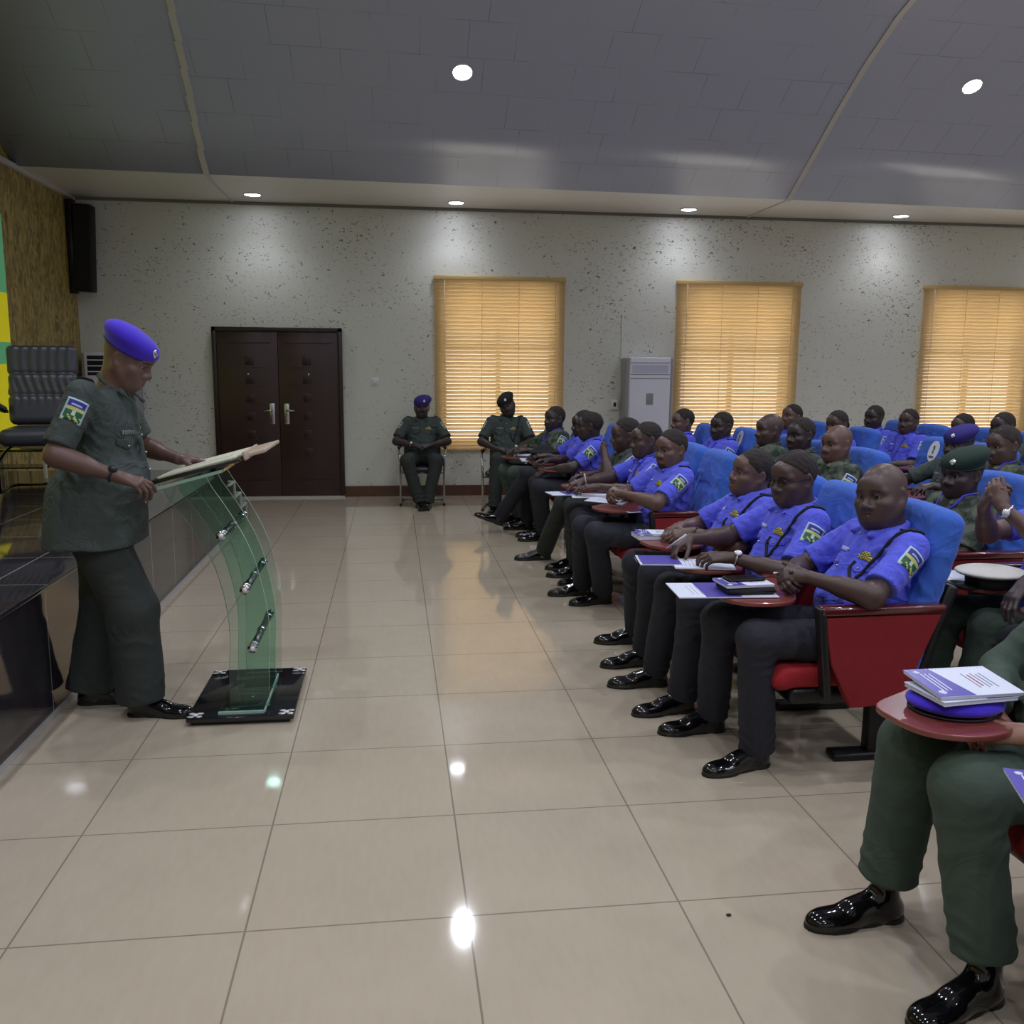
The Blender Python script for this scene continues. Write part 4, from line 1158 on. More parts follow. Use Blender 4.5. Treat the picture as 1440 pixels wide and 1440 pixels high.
# ------------------------------------------------------------------ stage chair(s)
M_LEATHER = mat('black_leather', srgb(56, 58, 66), .32, bump=.3, bscale=120, bdist=.002)
M_CHROME = mat('chrome_tube', srgb(190, 192, 196), .12, metal=1.0)
M_CHROMED = mat('dark_chrome_tube', srgb(70, 70, 74), .2, metal=1.0)
def exec_chair(label, x, y, z, face):
    t = thing('conference_chair', label, 'chair', (x, y, z), math.radians(face), 'black leather chairs on the stage')
    R = rotm(pitch=-9); F = Fr((-.27, 0, .80), R)
    def ruf(P):
        q = (P-F.o)@F.R
        return -.0035*np.sin(q[:, 1]*95+2.5*np.sin(q[:, 2]*9))*np.exp(-((q[:, 2]-.20)/.14)**2)*(q[:, 0] > 0) - .005*np.sin(q[:, 1]*110+2*np.sin(q[:, 2]*14))*np.exp(-((q[:, 2]+.03)/.09)**2)*(q[:, 0] > 0)
    P = [F.rbx((0, 0, .20), (.045, .255, .12), .04), F.rbx((.01, 0, .0), (.050, .25, .10), .045), F.rbx((.02, 0, -.19), (.055, .25, .12), .05)]
    v, q = sdf_mesh([dict(p, k=.004) for p in P], .008, disp=ruf, smooth=1)
    link('backrest', np_mesh('backrest', [(v, q, 0)], [M_LEATHER]), t)
    v, q = sdf_mesh([rbx((.0, 0, .425), (.27, .265, .065), .055)], .010, smooth=1)
    link('seat', np_mesh('seat', [(v, q, 0)], [M_LEATHER]), t)
    for s in (-1, 1):
        MB().tube([(-.25, s*.29, .62), (-.05, s*.30, .66), (.15, s*.30, .66), (.22, s*.30, .60)], .022, M_LEATHER, seg=12).build('armrest', t)
        MB().tube([(-.27, s*.27, .60), (-.25, s*.29, .60), (.0, s*.30, .635), (.20, s*.30, .60), (.25, s*.29, .45), (.23, s*.28, .22), (.24, s*.28, .06), (.20, s*.28, .016), (.0, s*.28, .014), (-.22, s*.28, .014), (-.28, s*.24, .014)], .013, M_CHROMED, seg=10).build('frame_tube', t)
        MB().tube([(-.10, s*.20, .37), (-.02, s*.27, .30), (.23, s*.28, .24)], .011, M_CHROMED, seg=8).build('seat_support', t)
    MB().tube([(-.28, -.24, .014), (-.28, .24, .014)], .013, M_CHROMED).build('rear_bar', t)
    return t
exec_chair('high backed black leather chair on the stage behind the speaking officer', -2.70, 7.45, .622, -78)
exec_chair('black leather chair on the stage cut off by the left edge of the picture', -3.02, 6.25, .622, 14)
t = thing('side_table', 'low table with pale frame behind the stage chair', 'table', (-3.2, 8.35, .622))
MB().box((.50, .34, .02), (0, 0, .24), mat('dark_glass_top', srgb(30, 30, 32), .1), bevel=.004).build('table_top', t)
for sx in (-1, 1):
    for sy in (-1, 1): MB().box((.022, .022, .235), (sx*.235, sy*.155, .118), M_TRIM).build('leg', t)
MB().box((.46, .30, .012), (0, 0, .09), mat('dark_glass_top', srgb(30, 30, 32), .1)).build('shelf', t)

def visitor_chair(label, x, y, face):
    t = thing('visitor_chair', label, 'chair', (x, y, 0), math.radians(face), 'chrome legged chairs by the wall')
    MB().box((.44, .46, .06), (.02, 0, .42), M_LEATHER, bevel=.028, seg=3).build('seat', t)
    MB().box((.05, .44, .44), (-.26, 0, .72), M_LEATHER, bevel=.024, seg=3, rot=rot(y=math.radians(-12))).build('backrest', t)
    for s in (-1, 1):
        MB().tube([(-.30, s*.24, .80), (-.27, s*.25, .64), (-.05, s*.27, .65), (.16, s*.27, .64), (.22, s*.26, .58), (.22, s*.25, .40), (.24, s*.25, .04), (.20, s*.25, .014), (0, s*.25, .012), (-.24, s*.25, .012)], .0125, M_CHROME, seg=10).build('frame_tube', t)
        MB().tube([(-.14, s*.268, .665), (.14, s*.268, .668)], .018, M_BLK, seg=10).build('armrest', t)
        MB().box((.03, .03, .03), (.235, s*.25, .014), M_BLK, bevel=.006).build('foot_cap', t)
    MB().tube([(-.24, -.25, .012), (-.24, .25, .012)], .0125, M_CHROME).tube([(.19, -.25, .38), (.19, .25, .38)], .0125, M_CHROME).build('cross_bar', t)
    return t
visitor_chair('chrome legged visitor chair under the man in the blue beret by the wall', .33, 10.68, -92)
visitor_chair('chrome legged visitor chair under the man in the dark cap by the blind', 1.27, 10.18, -102)

# ------------------------------------------------------------------ seats: x of row (hip), y of each seat
R1, R2, R3, R4 = 1.80, 2.86, 4.0, 5.15
for x, y, lb, tb, en in [
    (R1, 3.42, 'seat with the large red side panel, under the bald officer in blue', True, True),
    (R1, 3.98, 'seat under the officer in blue wearing glasses', True, False),
    (R1, 4.52, 'seat under the officer in blue with the dark bead bracelet', True, False),
    (R1, 5.70, 'seat with red end panel under the officer in blue with clasped hands', True, True),
    (R1, 6.25, 'seat under the officer in blue writing on loose papers', True, False),
    (R1, 6.80, 'seat under the man in dark green resting a hand on his chin', True, False),
    (R1, 7.95, 'seat under the officer in blue beside the man with hand on chin', True, True),
    (R1, 8.50, 'seat under the officer in blue who has the black cap before him', True, False),
    (R1-.2, 9.10, 'seat under the man in camouflage next to the dark capped man', True, False),
    (R1+.12, 2.10, 'seat in the lower right corner under the legs in olive trousers', True, True),
    (R1+.32, 1.52, 'seat at the right edge of the picture under the person in navy trousers', False, False),
    (R2, 3.00, 'seat behind the bald officer in blue, at the right edge of the picture', True, True),
    (R2, 3.52, 'second row seat under the officer with raised clasped hands', True, False),
    (R2, 4.34, 'second row seat behind the man in the dark green beret', True, True),
    (R2, 5.80, 'second row seat behind the bald man in camouflage', True, True),
    (R2, 6.40, 'second row seat under the man in dark green with short hair', True, False),
    (R2, 6.95, 'second row seat under the bald headed man in grey green', True, False),
    (R2, 7.90, 'second row seat under the officer in blue with the short black hair before the blind', True, True),
    (R2-.16, 8.50, 'second row seat at its far end, under the officer in blue near the air conditioner', True, False),
    (R3, 5.45, 'third row seat under the man with the violet neck ribbon', True, False),
    (R3, 6.10, 'third row seat under the man in the violet blue beret', True, False),
    (R3, 6.70, 'empty third row seat with a white oval emblem', True, False),
    (R3, 7.95, 'third row seat under the man whose eyes show above the bald man', True, True),
    (R3, 8.90, 'third row seat under the smiling man between two heads', True, False),
    (R4, 7.25, 'fourth row seat under the man at the third slatted blind', True, False),
    (R4, 7.80, 'fourth row seat under the man hidden behind the violet blue beret', True, False),
    (R4-.17, 8.40, 'fourth row seat under the officer in blue left of the third blind', True, False),
    (R4-.17, 9.00, 'fourth row seat under the officer in blue raising a hand to his cheek', True, False)]:
    s_ = seat(x, y, lb, tb, en)
    if 'lower right corner' in lb:
        for ch in s_.children:
            if ch.name.startswith(('writing_tablet', 'tablet_hinge')): ch.location.x += .12; ch.location.y -= .035
    if 'emblem' in lb or (x, y) == (R2, 7.90): emblem(s_)

# ------------------------------------------------------------------ people
def sit(kx=.45, lk=.13, rk=-.13, kz=.545, la=(.50, .14), ra=(.50, -.14), lf=8, rf=-8):
    return [((kx, lk, kz), (la[0], la[1], .085), lf), ((kx, rk, kz), (ra[0], ra[1], .085), rf)]
CL = lambda x=.27, z=.765, dy=0: dict(
    L=dict(w=(x-.035, .075+dy, z+.005), d=(.65, -.75, .05), n=(.50, .45, .75), curls=[(40, 55, 35), (45, 58, 35), (48, 60, 35), (50, 60, 35)], thumb=(20, -8), pole=(-.5, 1.0, -.28)),
    R=dict(w=(x-.03, -.075+dy, z-.015), d=(.65, .75, .02), n=(.55, -.50, .60), curls=[(42, 55, 35), (46, 58, 35), (50, 60, 35), (52, 60, 35)], thumb=(20, -8), pole=(-.5, -1.0, -.28)))
RW1 = 'officers in the front row'; RW2 = 'people in the rows behind'
def mk(*a, **k):
    return person(*a, **k)

# the speaker at the lectern
sp = mk('standing officer in dark green uniform and bright blue beret reading at the glass lectern', None, -1.33, 4.26, -4, near=0, stand=True, hip=.92, torso=.585, lean=-10,
    fat=1.28, hair=False, top='green', trouser=GREENT, tone='mid', jaw=1.12, hat='blue', hat_side=1, hat_pitch=8, head=(-4, 27, 0), ho=(.066, 0, .108), hem=.80, shrug=(-.05, 0, .035), shw=.19,
    legs=[((-.03, .10, .50), (-.12, .085, .085), 6), ((.155, -.085, .50), (.165, -.075, .085), -6)], legr=(.125, .112, .098), patch_sides=(-1,), patch=True, dark_epaulette=True,
    L=dict(w=(.325, .14, 1.165), d=(1, .1, -.12), n=(.05, .2, 1), curl=(12, 22, 14), pole=(-.6, .8, -.5), sleeve=.8),
    R=dict(w=(.195, -.285, 1.135), d=(.93, .12, -.28), n=(.15, -.45, .9), curls=[(20, 30, 18), (34, 38, 22), (40, 42, 25), (46, 45, 28)], pole=(-1, -.25, -.1), watch='black', sleeve=.85, thumb=(40, 30)), seed=11, tags=True)

# beside the wall
mk('man in dark green uniform and violet blue beret sitting alone by the wall', None, .33, 10.72, -92, near=1, top='green', trouser=GREENT, hat='navy', hip=.54, lean=10, torso=.48, tags=True,
   legs=[((.43, .17, .54), (.46, .06, .085), -20), ((.43, -.17, .54), (.44, -.035, .085), 22)], L=dict(w=(.22, .10, .70), d=(.4, -.9, -.1), n=(.5, .4, .8), curl=(35, 45, 30), pole=(-.3, 1, -.3)), R=dict(w=(.22, -.10, .70), d=(.4, .9, -.1), n=(.5, -.4, .8), curl=(35, 45, 30), pole=(-.3, -1, -.3), watch='silver'), tone='deep')
mk('man in dark green uniform and dark cap tilting his head before the slatted blind', None, 1.27, 10.22, -100, near=1, top='green', trouser=GREENT, hat='black', hat_side=-1, hip=.56, lean=8, torso=.50, head=(-4, 6, -24), tags=True, cord=True,
   legs=[((.44, .14, .56), (.52, .14, .085), 6), ((.46, -.08, .60), (.58, -.10, .10), -20)], L=dict(w=(.25, .10, .70), d=(.5, -.85, 0), n=(.4, .3, .9), curl=(30, 40, 30), pole=(-.3, 1, -.3), watch='silver'), R=dict(w=(.25, -.10, .70), d=(.4, .9, 0), n=(.4, -.4, .9), curl=(35, 45, 30), pole=(-.3, -1, -.3)), tone='deep')

# front row
mk('bald officer in blue shirt with clasped hands, in the seat with the red side panel', RW1, R1+.075, 3.40, 184, near=0, hs=1.08, hair=False, jaw=1.18, fat=1.22, lean=15, head=(24, 0, -6), ho=(.042, 0, .116), gaze=.2, cord=True, patch_fwd=.2, tone='dark', torso=.445,
   legs=[((.485, .09, .555), (.435, .04, .085), 10), ((.51, -.19, .555), (.46, -.34, .085), -2)], belt=True, seed=21, shrug=(0, 0, .0), shw=.185, **CL(.30, .785))
mk('officer in blue shirt wearing dark rimmed glasses and a silver watch', RW1, R1, 3.98, 182, near=0, torso=.445, glasses=True, jaw=1.1, fat=1.12, lean=10, head=(16, 8, 2), ho=(.04, 0, .112), cord=True, seed=22, hairline=(.066, .080), hair_t=.003,
   legs=[((.46, .10, .555), (.47, .02, .085), 4), ((.48, -.16, .555), (.48, -.34, .085), -4)], L=dict(w=(.31, .16, .765), d=(.92, -.30, .02), n=(.1, .45, .9), curls=[(20, 35, 20), (30, 40, 25), (38, 45, 25), (42, 45, 25)], watch='silver', pole=(-.6, .7, -.6)),
   R=dict(w=(.40, -.13, .80), d=(.85, .30, -.35), n=(.1, -.25, .95), curls=[(30, 40, 20), (40, 50, 25), (48, 52, 28), (52, 55, 28)], pole=(-.6, -.8, -.5), thumb=(30, 40)), shw=.18)
mk('lighter skinned officer in blue shirt with a dark bead bracelet, beside the one in glasses', RW1, R1-.04, 4.52, 180, near=0, torso=.475, jaw=1.08, fat=1.1, lean=17, head=(8, -6, 8), ho=(.035, 0, .10), cord=True, tone='mid', seed=23, strap=False, hairline=(.072, .066),
   legs=[((.44, .08, .555), (.42, -.10, .085), 2), ((.46, -.18, .555), (.36, -.50, .085), -6)], L=dict(w=(.24, .10, .77), d=(.9, -.35, -.15), n=(.1, .5, .85), curl=(20, 28, 20), watch='band', pole=(-.4, 1, -.4)), R=dict(w=(.26, -.05, .775), d=(.8, .5, -.1), n=(.3, -.2, .9), curl=(30, 40, 25), pole=(-.4, -1, -.4)))
mk('officer in blue shirt with clasped hands, first of the second block along the row', RW1, R1-.09, 5.70, 184, near=1, lean=15, head=(22, 4, -2), ho=(.04, 0, .10), tone='mid', jaw=1.05, cord=False, beard=True, seed=24, hairline=(.070, .074), hair_t=.004,
   legs=[((.44, .08, .555), (.28, -.25, .085), 4), ((.46, -.16, .555), (.36, -.50, .085), -4)], torso=.49, **CL(.30, .80))
mk('officer in blue shirt writing on loose papers on his tablet', RW1, R1-.04, 6.25, 180, near=1, lean=8, head=(6, 4, 0), ho=(.05, 0, .105), seed=25, strap=True, torso=.49,
   legs=[((.46, .10, .555), (.32, -.24, .085), 5), ((.46, -.14, .555), (.36, -.48, .085), -4)], R=dict(w=(.42, -.06, .80), d=(.95, .15, -.25), n=(.1, 0, 1), curls=[(30, 40, 20), (40, 50, 25), (48, 52, 28), (52, 55, 28)], pole=(-.5, -1, -.5)), L=dict(w=(.34, .12, .78), d=(1, -.2, 0), n=(0, .2, 1), pole=(-.4, 1, -.4)))
mk('man in dark green uniform resting a hand on his chin', RW1, R1, 6.80, 182, near=1, top='green', trouser=GREENT, lean=2, head=(-4, 8, 8), ho=(.05, 0, .10), seed=26, torso=.49, jaw=1.08, hairline=(.064, .084), hair_t=.002,
   legs=[((.45, .10, .555), (.36, -.24, .085), 4), ((.48, -.14, .555), (.54, -.60, .085), -4)], L=dict(w=(.235, .10, 1.00), d=(-.25, -.35, .9), n=(.85, .2, .3), curl=(35, 60, 40), pole=(.3, .5, -1), sleeve=.7), R=dict(w=(.30, -.10, .77), d=(1, .3, 0), n=(0, -.2, 1), pole=(-.4, -1, -.4)))
mk('officer in blue shirt looking away, right beside the one with the black cap', RW1, R1-.07, 7.95, 178, near=1, lean=6, head=(-14, 4, 0), seed=27, torso=.49, tone='deep', ho=(.04, 0, .105),
   legs=[((.45, .10, .555), (.36, -.26, .085), 4), ((.45, -.14, .555), (.36, -.44, .085), -4)], L=dict(w=(.40, .10, .70), d=(.8, -.2, -.5), n=(.4, .3, .8), pole=(-.5, .8, -.4)), R=dict(w=(.34, -.10, .77), d=(1, .3, 0), n=(0, -.2, 1), pole=(-.4, -1, -.4)))
mk('officer in blue shirt behind the round black cap, legs stretched out', RW1, R1-.07, 8.50, 182, near=1, lean=12, head=(4, 6, 0), seed=28, torso=.48, tone='deep',
   legs=[((.48, .06, .60), (.70, -.20, .16), (0, -22)), ((.46, -.16, .555), (.40, -.34, .085), -4)], L=dict(w=(.30, .12, .78), d=(1, -.3, 0), n=(0, .3, 1), pole=(-.5, .8, -.4)), R=dict(w=(.32, -.10, .77), d=(1, .3, 0), n=(0, -.2, 1), pole=(-.4, -1, -.4)))
mk('man in dark green camouflage beside the man in the dark cap', RW1, R1-.22, 9.12, 196, near=1, top='camo', trouser=OLIVE, lean=10, head=(10, 0, 0), seed=29, torso=.49, patch=True, insignia=False, strap=True, tone='deep', hairline=(.066, .082), hair_t=.002,
   legs=[((.44, .12, .555), (.26, .0, .085), 4), ((.44, -.12, .555), (.26, -.2, .085), -4)], L=dict(w=(.28, .10, .78), d=(1, -.3, 0), n=(0, .3, 1), pole=(-.4, .8, -.4)), R=dict(w=(.30, -.10, .77), d=(1, .3, 0), n=(0, -.2, 1), pole=(-.4, -1, -.4)))
# bottom right corner
mk('person in olive trousers and shiny black boots in the lower right corner', RW1, R1+.04, 2.14, 182, near=0, top='olive', trouser=OLIVE, tone='light', lean=16, insignia=False, boots=True, long_sleeve=True, seed=31,
   legs=[((.42, .14, .555), (.37, .20, .085), 14), ((.39, -.14, .555), (.42, -.17, .085), 2)], legr=(.105, .088, .070), L=dict(w=(.25, .15, .69), d=(.75, -.62, -.05), n=(.3, .4, .85), curl=(30, 40, 25), pole=(-.3, 1, -.3)), R=dict(w=(.25, -.01, .70), d=(.8, .5, 0), n=(.3, -.3, .9), curl=(35, 45, 30), pole=(-.3, -1, -.3)))
mk('person in navy trousers holding a violet booklet at the right edge', RW1, R1+.12, 1.56, 180, near=1, top='blue', trouser=NAVY, lean=18, insignia=False, seed=32,
   legs=[((.30, .14, .555), (.34, .16, .085), 8), ((.32, -.12, .555), (.36, -.12, .085), -4)], **CL(.22, .82))
# second row
mk('officer in blue shirt reaching an arm over the white cap at the right edge', RW2, R2, 3.00, 180, near=1, seed=41, lean=6, legs=sit(), L=dict(w=(.30, .10, .76), d=(1, 0, 0), n=(0, 0, 1)), R=dict(w=(.48, -.10, .80), d=(.75, .25, -.6), n=(.6, 0, .8), curl=(20, 30, 20), pole=(-.4, -.6, .4)), tone='deep', trouser=NAVY)
mk('officer in blue shirt with clasped hands raised and a neck ribbon, behind the bald officer', RW2, R2, 3.54, 184, near=0, seed=42, lean=12, strap=True, legs=sit(.42), trouser=OLIVE, tone='mid',
   L=dict(w=(.335, .055, 1.03), d=(.15, -.55, .8), n=(.85, .45, .15), curls=[(45, 55, 35)]*4, watch='silver', pole=(.5, .6, -1), sleeve=.7, thumb=(20, 0)), R=dict(w=(.335, -.06, 1.02), d=(.15, .55, .8), n=(.85, -.45, .15), curls=[(48, 58, 35)]*4, pole=(.5, -.8, -1), sleeve=.7, thumb=(20, 0)))
mk('man in dark green beret and camouflage with a violet neck ribbon', RW2, R2, 4.34, 184, near=1, top='camo', hat='green', hat_side=-1, seed=43, hipx=0.0, lean=12, legs=sit(), trouser=OLIVE, strap=True, tone='deep', head=(14, 4, 0), insignia=False, torso=.465)
mk('bald man in dark camouflage with a shoulder patch, in the second row', RW2, R2+.03, 5.80, 186, near=1, top='camo', hair=False, seed=44, lean=14, legs=sit(), trouser=OLIVE, tone='mid', head=(14, 2, 0), insignia=False, patch=True, jaw=1.1, fat=1.1, torso=.50)
mk('dark skinned man in dark green with short black hair, in the second row', RW2, R2+.06, 6.40, 184, near=1, top='green', seed=45, lean=12, legs=sit(), trouser=OLIVE, tone='deep', head=(16, 2, 0), torso=.515)
mk('shaven headed man in grey green, beside the dark skinned man with short black hair', RW2, R2+.05, 6.95, 180, near=1, top='camo', seed=46, lean=12, legs=sit(), trouser=OLIVE, tone='dark', head=(4, 2, 0), hair=False, insignia=False, torso=.515, jaw=1.05)
mk('officer in blue shirt with black hair before the middle slatted blind', RW2, R2, 7.90, 188, near=1, seed=47, lean=14, legs=sit(), tone='deep', head=(16, 4, 0), jaw=1.08, torso=.50, strap=True)
mk('officer in blue shirt with receding hair just right of the air conditioner', RW2, R2-.16, 8.50, 180, near=1, seed=48, lean=12, legs=sit(), tone='mid', head=(8, 2, 0), hair_t=.002, torso=.50)
# third row
mk('man with a violet neck ribbon behind the dark green beret', RW2, R3-.13, 5.45, 180, near=1, top='camo', seed=51, lean=12, legs=sit(), trouser=OLIVE, strap=True, tone='dark', head=(8, 6, 0), insignia=False, torso=.515, hair_t=.002)
mk('man in violet blue beret and dark green uniform with stretched arms', RW2, R3, 6.10, 186, near=1, top='green', hat='navy', hat_side=-1, seed=52, lean=12, legs=sit(), trouser=OLIVE, tone='deep', head=(16, 4, 0), torso=.465, tags=True, L=dict(w=(.30, .22, .80), d=(1, .2, 0), n=(0, .2, 1), pole=(-.4, .8, -.4)), R=dict(w=(.34, -.15, .80), d=(1, .3, 0), n=(0, -.2, 1), pole=(-.4, -1, -.4)))
mk('man with cropped black hair, only his eyes showing above the bald man', RW2, R3, 7.95, 190, near=2, seed=53, lean=12, legs=sit(), tone='dark', head=(14, 4, 0), torso=.51)
mk('officer in blue shirt smiling between two heads before the blind', RW2, R3, 8.90, 188, near=2, seed=54, lean=10, legs=sit(), tone='mid', head=(12, -6, 0), torso=.525)
# fourth row
mk('man with a cropped head above the one with the violet neck ribbon', RW2, R4, 7.25, 184, near=2, top='green', seed=61, lean=12, legs=sit(), trouser=OLIVE, tone='deep', head=(12, 4, 0), torso=.53)
mk('man mostly hidden behind the violet blue beret', RW2, R4, 7.80, 184, near=2, top='camo', seed=62, lean=12, legs=sit(), trouser=OLIVE, tone='dark', head=(12, 4, 0), insignia=False, torso=.49)
mk('officer in blue shirt with black epaulettes left of the third blind', RW2, R4-.17, 8.40, 196, near=1, seed=63, lean=12, legs=sit(), tone='dark', head=(14, -2, 0), jaw=1.0, torso=.505, strap=True)
mk('officer in blue shirt holding a hand to his cheek in the back row', RW2, R4-.19, 9.00, 192, near=1, seed=64, lean=10, legs=sit(), tone='deep', head=(12, 2, 0), torso=.51, R=dict(w=(.17, -.14, 1.02), d=(-.2, .3, .9), n=(.85, -.3, .3), curl=(35, 60, 40), pole=(.3, -.6, -1), sleeve=.7))

# ------------------------------------------------------------------ lectern
def glass_mats():
    m, nt, b = tex_mat('green_tinted_glass'); L = nt.links.new
    nt.nodes.remove(b)
    tr = N(nt, 'ShaderNodeBsdfTransparent', Color=(.90, .962, .935, 1)); g = N(nt, 'ShaderNodeBsdfGlossy', Roughness=.02); fr = N(nt, 'ShaderNodeFresnel', IOR=1.45)
    df = N(nt, 'ShaderNodeBsdfDiffuse', Color=srgb(150, 200, 180)); m0 = N(nt, 'ShaderNodeMixShader', Fac=.025); mx = N(nt, 'ShaderNodeMixShader')
    L(tr.outputs[0], m0.inputs[1]); L(df.outputs[0], m0.inputs[2]); L(fr.outputs[0], mx.inputs[0]); L(m0.outputs[0], mx.inputs[1]); L(g.outputs[0], mx.inputs[2]); L(mx.outputs[0], nt.nodes['Material Output'].inputs['Surface'])
    e = mat('glass_cut_edge', srgb(150, 185, 172), .25, spec=.7)
    return m, e
M_GL, M_GE = glass_mats()
M_GL2 = M_GL.copy(); M_GL2.name = 'deeper_green_glass'
for n_ in M_GL2.node_tree.nodes:
    if n_.bl_idname == 'ShaderNodeBsdfTransparent': n_.inputs[0].default_value = (.74, .91, .84, 1)
lec = thing('lectern', 'curved green glass lectern with chrome studs on a black base plate', 'lectern', (-.70, 4.33, 0), 0)
MB().box((.47, .66, .022), (0, 0, .030), mat('black_glass_base', srgb(22, 24, 30), .08, spec=.7), bevel=.004).box((.43, .62, .019), (0, 0, .0095), SOLE()).build('base_plate', lec)
for sx in (-1, 1):
    for sy in (-1, 1):
        mb = MB(); cx, cy = sx*.200, sy*.295
        mb.cyl((cx, cy, .041), (cx, cy, .046), .012, WHITE(), seg=14)
        for k in range(4):
            a_ = PI/4+k*PI/2
            mb.ball((cx+.026*math.cos(a_), cy+.026*math.sin(a_), .0425), .017, mat('bright_steel', srgb(215, 215, 215), .3, metal=.6), scale=(1, .62, .18) if k % 2 == 0 else (.9, .7, .18))
        mb.build('corner_stud', lec)
mb = MB().box((.20, .50, .014), (-.0, -.04, .049), M_GL2, bevel=.001).box((.20, .012, .012), (0, -.296, .048), M_GE).box((.006, .5, .013), (.103, -.04, .048), M_GE)
mb.build('glass_foot', lec)
def ctr(z):   # centre line of the curved sheets (world x relative to the lectern) by height
    pts = [(.05, .030), (.27, .035), (.40, .045), (.53, .035), (.65, .010), (.76, -.020), (.90, -.095), (1.0, -.165), (1.08, -.225)]
    for (z0, x0), (z1, x1) in zip(pts, pts[1:]):
        if z <= z1:
            return x0+(x1-x0)*(z-z0)/(z1-z0)
    return pts[-1][1]
def sm(z): return sum(ctr(min(1.08, max(.05, z+d_))) for d_ in (-.06, -.03, 0, .03, .06))/5
for k, yy in enumerate((-.235, 0.0, .235)):
    zs = [.054+(1.085-.054)*i/30 for i in range(31)]
    hw = .088
    lft = [(sm(z)-hw-.0*z, z-(0 if z < .3 else .03*(z-.3))) for z in zs]; rgt = [(sm(z)+hw, z+(0 if z < .6 else .10*(z-.6))) for z in zs]
    t_ = bmesh.new(); th = .006
    A = [[t_.verts.new((x, yy+s*th, z)) for x, z in lft] for s in (-1, 1)]; B = [[t_.verts.new((x, yy+s*th, z)) for x, z in rgt] for s in (-1, 1)]
    fm = []
    for i in range(30):
        fm.append((t_.faces.new((A[0][i], B[0][i], B[0][i+1], A[0][i+1])), 0)); fm.append((t_.faces.new((B[1][i], A[1][i], A[1][i+1], B[1][i+1])), 0))
        fm.append((t_.faces.new((A[1][i], A[0][i], A[0][i+1], A[1][i+1])), 1)); fm.append((t_.faces.new((B[0][i], B[1][i], B[1][i+1], B[0][i+1])), 1))
    fm.append((t_.faces.new((A[0][0], A[1][0], B[1][0], B[0][0])), 1)); fm.append((t_.faces.new((A[0][-1], B[0][-1], B[1][-1], A[1][-1])), 1))
    for f, i_ in fm: f.material_index = i_
    me = bpy.data.meshes.new('glass_sheet'); t_.to_mesh(me); t_.free(); me.materials.append(M_GL2 if k == 1 else M_GL); me.materials.append(M_GE)
    link('glass_sheet', me, lec)
M_STUD = mat('dark_chrome_stud', srgb(95, 98, 100), .25, metal=.9)
for z in (.345, .615, .86):
    x = sm(z)+.02
    mb = MB().cyl((x, -.285, z), (x, .285, z), .0165, M_STUD, seg=20)
    for yy in (-.235, 0, .235): mb.cyl((x, yy-.018, z), (x, yy+.018, z), .0205, M_CHROME, seg=20)
    for s in (-1, 1): mb.cyl((x, s*.285, z), (x, s*.297, z), .022, M_CHROME, seg=20); mb.cyl((x, s*.297, z), (x, s*.30, z), .010, WHITE(), seg=16)
    mb.build('stud', lec)
RB = rot(y=math.radians(-15))
MB().box((.30, .56, .012), (-.185, -.0, 1.105), M_GL, rot=RB).box((.30, .012, .013), (-.185, -.284, 1.105), M_GE, rot=RB).build('glass_shelf', lec)
MB().box((.40, .60, .016), (-.155, .0, 1.143), mat('black_board', srgb(24, 26, 26), .3), bevel=.004, rot=RB).build('reading_board', lec)
def on_board(u, v, h): return RB @ Vector((u, v, h)) + Vector((-.855, 4.33, 1.143))
def sheet(name, label, cat, c, size, th, m, rt, group=None, lines=None, m2=None, rule=None):
    mb = MB().box((size[0], size[1], th), (0, 0, 0), m)
    o = mb.build(name); o.location = c; o.rotation_euler = rt.to_euler(); tag(o, label, cat, group); return o
M_PAPER = mat('white_paper', srgb(214, 220, 238), .6); M_CREAM = mat('cream_paper', srgb(205, 205, 180), .6); M_INK = mat('grey_print', srgb(120, 125, 150), .6); M_RINK = mat('red_print', srgb(190, 70, 90), .6)
t = thing('ring_binder', 'open white document lying on the lectern board under the officer’s hands'.replace('’', "'"), 'document', on_board(.01, -.02, .012), 0); t.rotation_euler = RB.to_euler()
MB().box((.34, .25, .010), (0, .13, 0), M_CREAM, bevel=.002).box((.34, .25, .010), (0, -.13, 0), M_CREAM, bevel=.002).build('pages', t)
mb = MB()
for k in range(12): mb.box((.003, .17+.04*((k*7) % 3)/2, .0006), (-.14+.024*k, -.13, .0056), M_INK)
mb.build('printed_lines', t)
o = MB().box((.012, .40, .04), (0, 0, 0), mat('pale_wood_rail', srgb(176, 158, 140), .5), bevel=.004).build('page_rail', lec, loc=(.050, -.05, 1.205)); o.rotation_euler = RB.to_euler()
mb = MB().box((.12, .52, .016), (0.0, 0, 0), mat('pale_wood_rail', srgb(176, 158, 140), .5), bevel=.004); o = mb.build('board_lip', lec, loc=(.070, .10, 1.205), rot=RB.to_euler())

